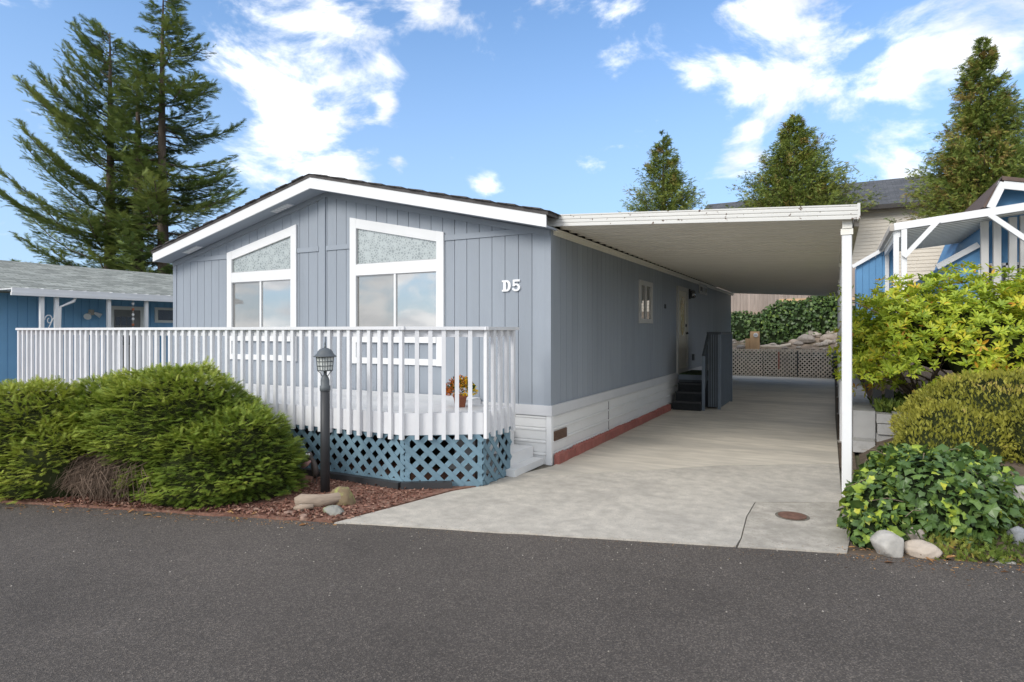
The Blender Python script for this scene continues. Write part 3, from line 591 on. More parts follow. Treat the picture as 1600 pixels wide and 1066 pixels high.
# blue lattice skirt: each slat its own piece
def lattice(parent, p, q, z0, z1, sp=.165, w=.046, m=None, t=.008):
    p, q = Vector((*p, 0)), Vector((*q, 0)); ln, d = along(p, q); n = Vector((d.y, -d.x, 0)); h = z1 - z0
    for lay, sg in ((0, 1), (1, -1)):
        s_ = -h - .02 if sg == 1 else 0.02
        s_ = s_ - (s_ % sp) + (.05 if sg == 1 else .11)
        while s_ < ln + (0 if sg == 1 else h):
            # slat line: u = s_ + sg*v, v in 0..h ; clip u to 0..ln
            v0, v1 = 0., h
            if sg == 1: v0 = max(v0, -s_); v1 = min(v1, ln - s_)
            else: v0 = max(v0, s_ - ln); v1 = min(v1, s_)
            if v1 - v0 > .04:
                a = p + d * (s_ + sg * v0) + n * (.004 + lay * (t + .001)) + Vector((0, 0, z0 + v0)); c = p + d * (s_ + sg * v1) + n * (.004 + lay * (t + .001)) + Vector((0, 0, z0 + v1))
                part('slat', m, parent, lambda b: b.beam(a, c, t, w, up=(d * (1 if sg < 0 else -1) + Vector((0, 0, 1)))))
            s_ += sp
lts = [((-8.6, DY + .01), (AX, DY + .01)), ((AX + .004, DY + .008), (BX - .004, BY - .004)), ((BX - .002, BY + .004), (BX - .002, CYK))]
for p, q in lts:
    ln, d = along(p, q); z0 = .055 if q[0] == AX or p[0] > -4.3 and q[1] == BY else .02
    lp = part('lattice_panel', m_lattice, dk, lambda b: (b.beam((*p, .60), (*q, .60), .014, .03), b.beam((*p, z0 + .025), (*q, z0 + .025), .014, .05), b.beam(Vector((*p, z0 + .05)) + d * .03, Vector((*p, .535)) + d * .03, .05, .013, up=(d.y, -d.x, 0)), b.beam(Vector((*q, z0 + .05)) - d * .03, Vector((*q, .535)) - d * .03, .05, .013, up=(d.y, -d.x, 0))))
    lattice(lp, p, q, z0, .60, sp=.178, w=.056, m=m_lattice)
de = thing('deck_edging', 'black timber edging laid on the mulch below the blue lattice', 'edging', (-4.6, 5.2, 0))
for p, q in (((-6.9, DY - .07), (AX - .0, DY - .07)), ((AX + .01, DY - .065), (-3.72, DY + .235))): part('timber', m_black, de, lambda b: b.beam((*p, .045), (*q, .045), .075, .09))
ds = thing('deck_steps', 'low white wooden steps between the deck and the house corner', 'steps', (-3.6, 6.8, .01))
for xr, z0, z1 in ((-3.345, .012, .095), (-3.50, .095, .235), (-3.78, .235, .43), (-4.06, .43, .63)):
    b = MB(); b.prism([(-4.28, 6.37 if xr > -3.4 else 6.50), (xr, 6.37 if xr > -3.4 else 6.50), (xr, 7.17), (-4.28, 7.17)], 'z', z0, z1); b.build('step', m_deck, ds)

# ------------------------------------------------------------------ lamp post
lp = onz(508, 768, .02); LX_, LY_ = lp.x, lp.y
la = thing('lamp_post', 'short black lamp post with grey caged lantern beside the spruce shrub', 'lamp post', (LX_, LY_, .02))
C3 = lambda z: (LX_, LY_, z)
part('post', m_black, la, lambda b: b.lathe([(.05, .02), (.05, 1.13), (.047, 1.13)], 20, C3(0)), True)
part('collar', m_lampgrey, la, lambda b: b.lathe([(.05, 1.10), (.056, 1.105), (.056, 1.155), (.047, 1.16), (.047, 1.215), (.040, 1.235), (.026, 1.265), (.017, 1.275), (.017, 1.31), (.03, 1.315), (.03, 1.32)], 20, C3(0)), True)
ln = part('lantern', m_lampgrey, la, lambda b: None or b.lathe([(.001, 1.312), (.085, 1.315), (.088, 1.322), (.001, 1.325)], 6, C3(0)))
HEX = [2 * math.pi * k / 6 + .25 for k in range(6)]
m_lglass = mat('lantern_glass', (.68, .70, .66), .25, .06)
part('lantern_glass', m_lglass, ln, lambda b: b.lathe([(.080, 1.325), (.094, 1.462)], 6, C3(0)) if False else b.tube([(LX_, LY_, 1.325), (LX_, LY_, 1.465)], [.074, .088], 12))
def hexp(k, r, z): t = 2 * math.pi * k / 6 + .25; return Vector((LX_ + r * math.cos(t), LY_ + r * math.sin(t), z))
for k in range(6):
    part('cage_bar', m_lampgrey, ln, lambda b: b.tube([hexp(k, .088, 1.322), hexp(k, .103, 1.468)], .0045, 5))
    mid0 = [(hexp(k, .088, 1.322) * (1 - t) + hexp(k + 1, .088, 1.322) * t, hexp(k, .103, 1.468) * (1 - t) + hexp(k + 1, .103, 1.468) * t) for t in (.33, .67)]
    for u, v in mid0: part('cage_bar', m_lampgrey, ln, lambda b: b.tube([u, v], .003, 4))
for q in range(4):
    t = q / 3; r_ = .088 + .015 * t; z_ = 1.324 + .142 * t
    part('cage_ring', m_lampgrey, ln, lambda b: b.tube([hexp(k, r_, z_) for k in range(7)], .004, 5))
part('lantern_roof', m_lampgrey, la, lambda b: b.lathe([(.001, 1.466), (.118, 1.466), (.122, 1.474), (.105, 1.484), (.088, 1.502), (.078, 1.525), (.058, 1.547), (.03, 1.56), (.012, 1.565), (.001, 1.566)], 18, C3(0)), True)
part('finial', m_lampgrey, la, lambda b: b.lathe([(.008, 1.562), (.014, 1.572), (.008, 1.58), (.006, 1.595), (.010, 1.602), (.004, 1.63), (.001, 1.638)], 10, C3(0)), True)
for k in range(3): part('scroll_arm', m_lampgrey, la, lambda b: b.tube([hexp(2 * k, .022, 1.255), hexp(2 * k, .04, 1.268), hexp(2 * k, .055, 1.295), hexp(2 * k, .08, 1.316)], .0045, 5))

# ------------------------------------------------------------------ rocks, driftwood, ornament, flower pot
m_rock = {}
def rock(name, c, s, col, label, cat='rock', seed=0, squash=.25, group=None, moss=None, z=None):
    r = np.random.default_rng(seed); b = bpy.data.meshes.new(name)
    import bmesh
    bm = bmesh.new(); bmesh.ops.create_icosphere(bm, subdivisions=4, radius=1)
    P = np.array([v.co for v in bm.verts]); rg_ = 3 if moss and cat == 'stump' else 1; w = 1 + .16 * wob(P, 1.6, seed) + .05 * rg_ * wob(P, 4, seed + 1) + .02 * rg_ * wob(P, 12, seed + 2)
    P = P * w[:, None]
    for k in range(4):                               # a few flattened facets
        n = r.normal(size=3); n /= np.linalg.norm(n); d = P @ n; P -= np.outer(np.maximum(d - .78, 0) * .8, n)
    P[:, 2] = np.maximum(P[:, 2], -squash); P = P * np.array(s)
    ang = r.uniform(0, 6.28) if s[0] == s[1] else 0
    for v, p in zip(bm.verts, P): v.co = p
    for f in bm.faces: f.smooth = True
    bm.to_mesh(b); bm.free()
    key = (col, moss); 
    if key not in m_rock: m_rock[key] = mat('rock_%d' % len(m_rock), col, .85, .16, 7, .6, 28, dirt=moss or tuple(k * .62 for k in col), ds=6, dthr=.50)
    b.materials.append(m_rock[key]); o = bpy.data.objects.new(name, b); COL.objects.link(o)
    base = z if z is not None else c[2]; o.location = (c[0], c[1], base + squash * s[2] - .02)
    return tag(o, label, cat, group)
def gnd(x, y): return height(x, y) - .03
c = onz(1388, 858, .05); rock('rock', (c.x, c.y + .06, .0), (.125, .11, .105), (.40, .38, .345), 'round pale stone at the street edge under the ivy', seed=3, squash=.75)
c = onz(1440, 862, .04); rock('rock', (c.x, c.y + .05, .0), (.125, .10, .075), (.47, .40, .33), 'flat tan stone at the street edge right of the round pale one', seed=5, squash=.7)
c = onz(1428, 836, .1); rock('rock', (c.x, c.y + .05, .05), (.085, .08, .075), (.44, .38, .33), 'small brown stone wedged above the two street edge stones', seed=8, squash=.7)
c = onz(1592, 778, .3); rock('rock', (c.x + .14, c.y + .05, .22), (.34, .2, .17), (.43, .41, .38), 'large pale boulder beside the olive shrub at the frame edge', seed=12, squash=.6)
c = onz(1590, 842, .1); rock('rock', (c.x, c.y, .06), (.085, .075, .095), (.22, .23, .24), 'smooth dark grey stone among the groundcover', seed=15, squash=.6)
c = onz(1568, 876, .0); rock('rock', (c.x, c.y, -.01), (.08, .04, .025), (.5, .49, .46), 'small white chip of stone on the asphalt edge', seed=17, squash=.7)
c = onz(514, 807, .0); rock('rock', (c.x, c.y + .06, .0), (.125, .085, .07), (.24, .235, .21), 'grey half-buried stone at the mulch bed corner', seed=21, squash=.6, moss=(.25, .30, .12))
for k, (px, py, s_) in enumerate(((470, 812, .05), (447, 806, .05), (420, 803, .045), (488, 812, .04), (395, 801, .045), (545, 812, .03))):
    c = onz(px, py, .0); rock('rock', (c.x, c.y + .03, .0), (s_ * 1.3, s_, s_ * .8), (.32, .21, .16), ['reddish edging stone second left of the grey stone', 'reddish edging stone in front of the driftwood', 'reddish edging stone by the shrub tips', 'reddish edging stone next to the grey stone', 'leftmost reddish edging stone under the spruce shrub', 'tiny reddish stone where mulch meets concrete'][k], seed=30 + k, squash=.6, group='edging stones of the mulch bed')
m_drift = mat('driftwood', (.30, .235, .18), .9, .25, 6, .7, 30, stretch=(.6, .6, 4), dirt=(.20, .15, .11), ds=8, dthr=.55)
a, q = onz(462, 786, .06), onz(540, 778, .08)
dw = thing('driftwood_log', 'split weathered driftwood log lying before the lamp post', 'log', ((a.x + q.x) / 2, (a.y + q.y) / 2, .02))
part('split_log', m_drift, dw, lambda b: b.tube([a + (q - a) * t + Vector((0, 0, .012 * math.sin(9 * t))) for t in (0, .12, .3, .5, .7, .9, 1)], [.055, .074, .066, .071, .058, .052, .03], 12), True)
part('broken_stub', m_drift, dw, lambda b: b.tube([a + Vector((.06, -.06, -.035)), a + Vector((.14, -.05, -.01)), a + Vector((.24, .0, .0))], [.028, .03, .022], 9), True)
c = onz(527, 784, .03); rock('mossy_stump', (c.x + .04, c.y + .03, .02), (.16, .10, .12), (.19, .14, .08), 'moss-covered stump piece at the right end of the driftwood', 'stump', seed=44, squash=.5, moss=(.30, .33, .10))
c = onz(470, 797, .02); rock('rock', (c.x, c.y, .0), (.035, .03, .06), (.5, .46, .4), 'small upright pale stone leaning on the driftwood', seed=47, squash=.7)
og = onz(487, 757, .02); m_orn = mat('ornament_bronze', (.075, .06, .052), .5, .3, 12); m_pinkb = mat('ornament_pink', (.36, .20, .18), .5, .15, 9)
orn = thing('garden_ornament', 'dark metal bird-like garden ornament with white eyes beside the spruce', 'ornament', (og.x, og.y, .02))
O = lambda dx, dy, z: Vector((og.x + dx * cy + dy * -sy, og.y + dx * sy + dy * cy, z))
part('body', m_orn, orn, lambda b: b.tube([O(.035, 0, .09), O(.045, 0, .14), O(.035, 0, .20), O(.02, 0, .27), O(-.01, 0, .31), O(-.03, 0, .345), O(-.03, 0, .385)], [.015, .036, .04, .03, .026, .042, .02], 10), True)
part('beak', m_pinkb, orn, lambda b: b.tube([O(0, -.03, .29), O(-.04, -.04, .265), O(-.085, -.045, .235), O(-.10, -.045, .225)], [.012, .03, .028, .008], 8), True)
for k in (-1, 1): part('eye', m_white, orn, lambda b: b.lathe([(.001, -.013), (.009, -.009), (.013, 0), (.009, .009), (.001, .013)], 8, O(-.03 + k * .014, -.04, .365)), True)
for k in (-1, 1): part('leg', m_orn, orn, lambda b: b.tube([O(.035 + k * .022, 0, .01), O(.035 + k * .018, 0, .12)], .005, 5))
m_terra = mat('terracotta', (.36, .125, .065), .8, .12, 6); pz = DZ; pc = onz(719, 636, DZ)
fp = thing('flower_pot', 'terracotta pot of orange and yellow flowers on the deck', 'flower pot', (pc.x, pc.y, pz))
part('pot', m_terra, fp, lambda b: b.lathe([(.06, .0015), (.08, .12), (.09, .12), (.092, .15), (.08, .15), (.075, .135), (.001, .135)], 18, (pc.x, pc.y, pz)), True)
rg = np.random.default_rng(5)
def ball_scatter(n, c, rx, rz, seed):
    r = np.random.default_rng(seed); d = nrm(r.normal(size=(n, 3))); d[:, 2] = np.abs(d[:, 2]) * 1 - .15; return np.array(c) + d * np.array([rx, rx, rz]) * r.uniform(.55, 1, (n, 1)), d
LT = np.array([(0, 0, 0), (.35, -.22, .05), (.75, -.16, .04), (1, 0, -.05), (.75, .16, .04), (.35, .22, .05)]); LF = np.array([(0, 1, 2, 3), (0, 3, 4, 5)]); LTT = np.array([-.05, 0, 0, .05, 0, 0])
m_fl = leaf_mat('flower_colours', [(0, (.05, .09, .02)), (.33, (.06, .10, .02)), (.36, (.35, .06, .02)), (.6, (.68, .20, .02)), (.75, (.80, .48, .01)), (1, (.85, .65, .02))], .7, .2)
P, D = ball_scatter(900, (pc.x, pc.y, pz + .18), .19, .22, 6); fr = frames(nrm(D + rg.normal(size=D.shape) * .5), rg.normal(size=D.shape))
side = (P[:, 0] - pc.x) / .19; tn = np.where(rg.random(900) < .35, .15, np.clip(.62 + .32 * side + rg.normal(0, .08, 900), .40, 1))
np_obj('flowers', *place(LT, LF, LTT * 0, P, fr, rg.uniform(.025, .05, 900), tn), m_fl, fp)

# ------------------------------------------------------------------ spreading spruce shrubs in the mulch bed
def mound_points(ells, n, seed):
    r = np.random.default_rng(seed); P = []; Dn = []
    area = np.array([e[3] * e[4] + e[3] * e[5] + e[4] * e[5] for e in ells]); cnt = (n * area / area.sum()).astype(int)
    for e, k in zip(ells, cnt):
        d = nrm(r.normal(size=(k * 2, 3))); d = d[d[:, 2] > -.35][:k]; p = np.array(e[:3]) + d * np.array(e[3:6])
        nn = nrm(d / np.array(e[3:6])); ok = np.ones(len(p), bool)
        for f in ells:
            if f is e: continue
            q = (p - np.array(f[:3])) / np.array(f[3:6]); ok &= (q * q).sum(1) > .86
        ok &= p[:, 2] > .05
        P.append(p[ok]); Dn.append(nn[ok])
    return np.concatenate(P), np.concatenate(Dn)
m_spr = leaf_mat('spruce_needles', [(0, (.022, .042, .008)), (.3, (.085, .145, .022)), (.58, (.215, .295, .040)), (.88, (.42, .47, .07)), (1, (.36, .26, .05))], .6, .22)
def core(name, ells, k, m, parent, zmin=.0):  # solid dark filler that closes gaps in foliage, inner shade as its colour
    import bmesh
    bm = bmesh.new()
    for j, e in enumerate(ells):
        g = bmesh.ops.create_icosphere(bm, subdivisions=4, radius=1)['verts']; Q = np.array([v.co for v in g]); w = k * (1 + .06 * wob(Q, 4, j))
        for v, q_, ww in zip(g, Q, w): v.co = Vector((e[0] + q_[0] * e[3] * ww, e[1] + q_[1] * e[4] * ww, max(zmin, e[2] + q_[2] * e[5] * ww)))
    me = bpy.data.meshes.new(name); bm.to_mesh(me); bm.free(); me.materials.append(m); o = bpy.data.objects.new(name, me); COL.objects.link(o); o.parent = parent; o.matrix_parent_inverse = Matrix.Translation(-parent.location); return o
SPR, SPF, SPT = spray_template(8, .075, .44, 4); SPT = SPT * 1.9
def spruce_shrub(label, ells, n, tint0, seed, bare=None):
    c = ells[0]; t = thing('spruce_shrub', label, 'shrub', (c[0], c[1], .02), 'low spreading spruces along the street edge')
    P, Dn = mound_points(ells, n, seed); r = np.random.default_rng(seed + 1)
    lump = wob(P, 2.2, seed + 2); fine = wob(P * np.array([1, 1, 4.6]), 3.8, seed + 3)
    P = P + Dn * (  .05 * lump + .085 * fine + r.uniform(-.08, .03, len(P)))[:, None]; P[:, 2] = np.maximum(P[:, 2], .05)
    if bare is not None:
        keep = np.ones(len(P), bool)
        for bx, by, bz, br in bare: keep &= (((P - np.array([bx, by, bz])) / np.array(br)) ** 2).sum(1) > 1
        P, Dn, lump, fine = P[keep], Dn[keep], lump[keep], fine[keep]
    d = Dn * np.array([1, 1, .30]) + r.normal(size=P.shape) * np.array([.42, .42, .16]); d[:, 2] += .02
    up = Dn * .5 + np.array([0, 0, 1]) + r.normal(size=P.shape) * .25
    tint = np.clip(tint0 + .10 * lump + .17 * fine + .13 * (Dn[:, 2] - .3) + r.normal(0, .09, len(P)), .02, .86)  # tops and bumps lighter, hollows darker: shade between layers put into the tint
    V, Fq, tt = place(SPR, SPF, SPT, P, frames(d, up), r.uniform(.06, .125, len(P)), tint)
    np_obj('foliage', V, Fq, tt, m_spr, t); core('shade_core', ells, .90, m_core, t, .0)  # core is a solid filler coloured as shade, no modelled branches
    return t
main_e = [(-6.75, 4.40, .30, 1.25, .84, .97), (-5.60, 4.42, .22, .55, .58, .66), (-7.75, 4.22, .22, .95, .78, .90), (-5.85, 4.05, .1, .62, .42, .62)]
BARE = [(-6.92, 3.42, .10, (.60, .50, .42))]
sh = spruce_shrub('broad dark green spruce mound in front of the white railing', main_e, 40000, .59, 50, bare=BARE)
tw = MB(); r = random.Random(4)
for k in range(1000):                                   # bare dead branches fanning out at the mound's foot
    a0 = Vector((r.gauss(-6.88, .27), 3.74 + r.uniform(-.05, .18), r.uniform(.26, .50))); dx = r.gauss(0, .42); ln = r.uniform(.25, .55)
    e = a0 + Vector((dx * .6, -ln * .75, 0)); e.y = max(e.y, SE(e.x) + .02); e.z = r.uniform(.03, .16)
    mid = (a0 + e) / 2 + Vector((r.gauss(0, .03), -.06, .07 + r.uniform(0, .05))); tw.tube([a0, mid, e], [.006, .0035, .0015], 4, False)
    if r.random() < .6: tw.tube([mid, mid + Vector((r.gauss(0, .08), -.1, -.05)), mid + Vector((r.gauss(0, .12), -.2, -.12 - r.random() * .05))], [.004, .003, .001], 3, False)
tw.build('dead_branches', m_deadtw, sh)['label'] = 'bare brown dead branches at the foot of the shrub'
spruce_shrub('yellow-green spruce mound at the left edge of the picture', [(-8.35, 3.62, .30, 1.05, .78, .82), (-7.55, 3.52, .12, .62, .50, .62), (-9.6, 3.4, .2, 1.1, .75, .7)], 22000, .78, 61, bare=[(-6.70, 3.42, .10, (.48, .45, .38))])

# ------------------------------------------------------------------ leaf sprays helper for broadleaf shrubs (largest leaves as parts)
def leafy(t, V3, name, T, TF, TT, P, fr, size, tint, m, n_parts=290):
    """nearest leaves become leaf parts, the rest one joined part"""
    d = np.linalg.norm(P - np.array([0, 0, EYE]), axis=1) - 9 * size - .0; order = np.argsort(d / np.maximum(V3, .3)); a, b = order[:n_parts], order[n_parts:]
    np_obj(name, *place(T, TF, TT, P[b], fr[b], size[b], tint[b]), m, t)['kind'] = 'stuff'
    mes = []
    for q in range(8):
        me = bpy.data.meshes.new('leaf'); me.from_pydata([tuple(v) for v in T], [], [tuple(f) for f in TF]); at = me.attributes.new('tint', 'FLOAT', 'POINT'); at.data.foreach_set('value', (TT + (q + .5) / 8).astype(np.float32)); me.materials.append(m); mes.append(me)
    for i in a:
        o = bpy.data.objects.new('leaf', mes[int(np.clip(tint[i] * 8, 0, 7))]); COL.objects.link(o); o.parent = t
        M4 = Matrix([[*(fr[i][0] * size[i]), P[i][0]], [*(fr[i][1] * size[i]), P[i][1]], [*(fr[i][2] * size[i]), P[i][2]], [0, 0, 0, 1]])
        o.matrix_parent_inverse = Matrix.Translation(-t.location); o.matrix_basis = M4
# ivy mound
IV = np.array([(0, 0, 0), (-.10, -.36, .03), (.22, -.42, .05), (.46, -.50, .0), (.60, -.30, .06), (1, 0, -.06), (.60, .30, .06), (.46, .50, .0), (.22, .42, .05), (-.10, .36, .03), (.35, 0, .10)])
IVF = np.array([(10, 0, 1), (10, 1, 2), (10, 2, 3), (10, 3, 4), (10, 4, 5), (10, 5, 6), (10, 6, 7), (10, 7, 8), (10, 8, 9), (10, 9, 0)]); IVT = np.array([.06, 0, 0, 0, 0, .02, 0, 0, 0, 0, .08])
m_ivy = leaf_mat('ivy_leaves', [(0, (.035, .07, .018)), (.42, (.085, .15, .04)), (.66, (.16, .25, .055)), (.85, (.36, .46, .06)), (1, (.56, .55, .07))], .36, .18, .42)
iv = thing('ivy_mound', 'low mound of glossy dark ivy at the driveway corner', 'ivy', (.72, 6.55, .05))
iv_e = [(.76, 6.62, .15, .60, .72, .48), (.36, 6.18, .06, .27, .52, .38), (1.04, 6.92, .18, .42, .46, .46), (.23, 5.82, .0, .14, .22, .26), (.62, 7.75, .1, .34, .65, .36)]
P, Dn = mound_points(iv_e, 6200, 70); r = np.random.default_rng(71); lump = wob(P, 3, 72); P += Dn * (.05 * lump + r.uniform(-.07, .05, len(P)))[:, None]
out = np.clip((.75 - P[:, 0]) * .5, 0, .3); d = Dn * .5 + r.normal(size=P.shape) * .45 + np.array([0, -.15, -.55]); up = Dn + r.normal(size=P.shape) * .42
tint = np.clip(.36 + .12 * lump + r.normal(0, .13, len(P)) + np.where(r.random(len(P)) < .14 + out, .38, 0), .02, .97)
leafy(iv, (Dn @ np.array([0, -.8, .4]) + .4).clip(.2, 1), 'foliage', IV, IVF, IVT, P, frames(d, up), r.uniform(.04, .075, len(P)) * np.where(r.random(len(P)) < .25, 1.55, 1), tint, m_ivy)
core('ivy_shade_core', iv_e, .88, m_ivycore, iv)  # solid filler under the leaves, coloured as shade
vn_ = MB(); rr = random.Random(9)
for k in range(34):
    i = rr.randrange(len(P)); p0 = Vector(P[i]) + Vector(Dn[i]) * .02; q = p0 + Vector((rr.gauss(-.12, .12), rr.gauss(-.1, .08), rr.gauss(-.02, .06))); vn_.tube([p0, (p0 + q) / 2 + Vector((0, 0, .03)), q], [.003, .003, .002], 4, False)
vn_.build('vine_stems', m_twig, iv)['kind'] = 'stuff'
# yellow-green rhododendron-like shrub
m_aza = leaf_mat('azalea_leaves', [(0, (.07, .11, .015)), (.35, (.25, .35, .03)), (.6, (.45, .54, .05)), (.78, (.64, .61, .055)), (.9, (.66, .42, .035)), (1, (.45, .15, .03))], .45, .3, .4)
az = thing('azalea_shrub', 'yellow-green leafy shrub with some orange autumn leaves by the posts', 'shrub', (1.9, 11.5, .55))
az_e = [(1.55, 11.4, 1.65, 1.30, .95, .95), (2.9, 11.6, 1.75, 1.35, 1.0, .92), (.75, 10.7, 1.35, .68, .62, .85), (2.1, 10.9, 1.4, 1.2, .7, .95), (.95, 10.95, 1.0, .6, .45, .6), (.85, 10.75, .92, .5, .34, .45), (1.7, 10.55, .95, .85, .4, .5), (4.2, 11.9, 1.7, 1.2, 1.0, .95)]
def whorls(ells, n, seed, k=7, jit=.3):
    P, Dn = mound_points(ells, n, seed); r = np.random.default_rng(seed + 5); lump = wob(P, 2.6, seed + 2); P = P + Dn * (.16 * lump + r.uniform(-.5, .12, len(P)))[:, None]
    PP = np.repeat(P, k, 0); ax = nrm(np.repeat(Dn * .7 + np.array([0, 0, .55]) + r.normal(size=P.shape) * .35, k, 0))
    t = np.tile(np.arange(k) * 2.4, len(P)) + np.repeat(r.uniform(0, 6, len(P)), k); a = nrm(np.cross(ax, np.array([.3, .1, 1.]))); b = np.cross(ax, a)
    d = nrm((a * np.cos(t)[:, None] + b * np.sin(t)[:, None]) + ax * r.uniform(.15, .9, (len(t), 1)))
    return PP + d * .01, d, ax, np.repeat(lump, k), np.repeat(Dn, k, 0)
LT_, LT = LT, LT * np.array([1, .78, 1.2])
P, d, ax, lump, Dn = whorls(az_e, 8200, 80); r = np.random.default_rng(85)
low = np.clip((1.15 - P[:, 2]) * .45, 0, .30); br = np.repeat(r.normal(0, .09, len(P) // 7), 7)
tint = np.clip(.55 + .14 * lump + br + r.normal(0, .07, len(P)) + low * (r.random(len(P)) < .7) + np.where(r.random(len(P)) < .025, .35, 0), .03, .98)
leafy(az, (Dn @ np.array([-.1, -.8, .3]) + .5).clip(.2, 1), 'foliage', LT, LF, LTT, P, frames(d, ax), r.uniform(.07, .125, len(P)), tint, m_aza)
bb = MB(); rr = random.Random(12)
for k in range(60):
    e = az_e[rr.randrange(len(az_e))]; base = Vector((e[0] * .6 + .7, 11.5, .62)); th = rr.uniform(0, 6.28); tip = Vector((e[0] + math.cos(th) * e[3] * .85, e[1] + math.sin(th) * e[4] * .85, e[2] + rr.uniform(-.5, .7) * e[5]))
    bb.tube([base, base + (tip - base) * .4 + Vector((rr.gauss(0, .1), rr.gauss(0, .1), .15)), tip], [.02, .012, .004], 5, False)
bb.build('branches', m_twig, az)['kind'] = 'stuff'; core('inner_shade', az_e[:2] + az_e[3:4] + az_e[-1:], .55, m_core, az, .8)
# branch reaching out past the posts
bp_ = onz; arm = MB(); pts = [Vector((.55, 10.2, 2.0)), Vector((.2, 9.6, 2.15)), atd(1312, 455, 9.2)]; arm.tube(pts, [.008, .006, .003], 5, False); arm.build('reaching_branch', m_twig, az)
bl = []
for px, py, dd in ((1312, 456, 9.2), (1322, 458, 9.0), (1300, 462, 9.3), (1322, 470, 9.1), (1318, 478, 9.2), (1326, 560, 8.8), (1316, 568, 9.0), (1330, 585, 8.7), (1306, 552, 9.2), (1322, 540, 9.0)):
    for q in range(5): bl.append(np.array(atd(px + rr.gauss(0, 4), py + rr.gauss(0, 4), dd)))
bl = np.array(bl); dd = nrm(r.normal(size=bl.shape)); np_obj('tip_leaves', *place(LT, LF, LTT, bl, frames(dd, r.normal(size=bl.shape)), r.uniform(.08, .13, len(bl)), r.uniform(.3, .75, len(bl))), m_aza, az)
# olive small-leaved shrub
m_oli = leaf_mat('olive_leaves', [(0, (.045, .055, .012)), (.4, (.21, .215, .032)), (.65, (.37, .355, .052)), (.85, (.50, .45, .08)), (1, (.42, .28, .13))], .55, .2)
ol = thing('heath_shrub', 'dense olive-green small-leaved shrub in front of the yellow-green one', 'shrub', (2, 9.6, .4))
ol_e = [(1.95, 9.55, .45, 1.20, 1.05, .80), (3.2, 9.7, .6, 1.3, 1.0, .78), (1.25, 8.75, .35, .62, .70, .52), (2.6, 8.6, .4, 1.1, .8, .72), (.98, 8.35, .18, .45, .6, .48)]
P, Dn = mound_points(ol_e, 42000, 90); r = np.random.default_rng(91); lump = wob(P, 2.6, 92); f2 = wob(P, 9, 93); P += Dn * (.06 * lump + .045 * f2 + r.uniform(-.08, .03, len(P)))[:, None]
SP2, SF2, ST2 = spray_template(4, .20, .55, 8)
tint = np.clip(.56 + .10 * lump + .13 * f2 + r.normal(0, .08, len(P)) + np.where(wob(P, 3.1, 95) > .55, .25, 0), .03, .98)
np_obj('foliage', *place(SP2, SF2, ST2, P, frames(Dn * .6 + np.array([0, 0, .7]) + r.normal(size=P.shape) * .4, r.normal(size=P.shape)), r.uniform(.028, .058, len(P)), tint), m_oli, ol)
core('shade_core', ol_e, .90, m_core, ol, .1)  # solid mass below the leaf surface, its dark colour stands for shade
# low groundcover and weeds
m_gc = leaf_mat('groundcover', [(0, (.05, .075, .015)), (.4, (.13, .19, .03)), (.65, (.25, .27, .05)), (.8, (.38, .24, .06)), (1, (.38, .15, .05))], .6, .2)
r = np.random.default_rng(97); n = 6000; X = r.uniform(.62, 2.6, n); Y = r.uniform(0, 1.5, n) ** 1.2 + 5.40 + .318 * X + .02
Z = np.array([height(a, b_) for a, b_ in zip(X, Y)]); P = np.stack([X, Y, Z], 1); tn = np.clip(.38 + .22 * wob(P, 4, 98) + r.normal(0, .12, n), .02, 1)
tag(np_obj('groundcover', *place(SP2, SF2, ST2, P, frames(r.normal(size=P.shape) * .8 + np.array([0, -.2, .7]), r.normal(size=P.shape)), r.uniform(.03, .075, n), tn), m_gc), 'low mixed green and rusty groundcover along the street edge', 'groundcover', kind='stuff')
n = 900; X = r.uniform(.55, 1.0, n); Y = r.uniform(10.45, 11.6, n); Z = np.array([height(a, b_) for a, b_ in zip(X, Y)]); P = np.stack([X, Y, Z], 1)
tag(np_obj('weeds', *place(LT, LF, LTT, P, frames(r.normal(size=P.shape) * .35 + np.array([0, 0, 1]), r.normal(size=P.shape)), r.uniform(.08, .22, n), r.uniform(.1, .5, n)), m_gc), 'tuft of tall green weeds behind the concrete wall end', 'weeds', kind='stuff')
# fallen leaves, chips and grit at the street edge
m_fall = leaf_mat('fallen_leaves', [(0, (.12, .06, .03)), (.4, (.30, .15, .06)), (.7, (.42, .22, .08)), (1, (.5, .35, .16))], .8, .1)
r = np.random.default_rng(101); n = 1900; X = np.concatenate([r.uniform(-9, -4, 900), r.uniform(.0, 2.4, 600), r.uniform(-4, .1, 400)]); Y = 5.40 + .318 * X + r.normal(0, .07, n) - .02 - np.abs(r.normal(0, .10, n)) * (r.random(n) < .5)
P = np.stack([X, Y, np.where(Y > 5.40 + .318 * X, np.where(np.arange(n) < 1500, .03, .016), .004)], 1); fl = r.normal(size=P.shape) * np.array([1, 1, .12])
tag(np_obj('fallen_leaves', *place(LT, LF, LTT, P, frames(fl, np.tile([0, 0, 1.], (n, 1)) + r.normal(size=P.shape) * .2), np.where((r.random(n) < .04) & (np.arange(n) < 1500), r.uniform(.05, .10, n), np.where(np.arange(n) < 1500, r.uniform(.008, .03, n), r.uniform(.004, .014, n))), r.uniform(0, 1, n)), m_fall), 'scattered dry leaves and bark bits along the street edge', 'leaf litter', kind='stuff')
r = np.random.default_rng(103); n = 5200; X = r.uniform(-5.4, -3.55, n); Y = r.uniform(3.7, 5.75, n); ok = (Y > 5.40 + .318 * X + .04) & (X < -3.92 + (Y - 4.4) * .19 - .06 * (Y > 5.2)) & (Y < 5.3 + (X > -4.2) * (X + 4.2) * .6); X, Y = X[ok], Y[ok]; P = np.stack([X, Y, np.full(len(X), .024)], 1)
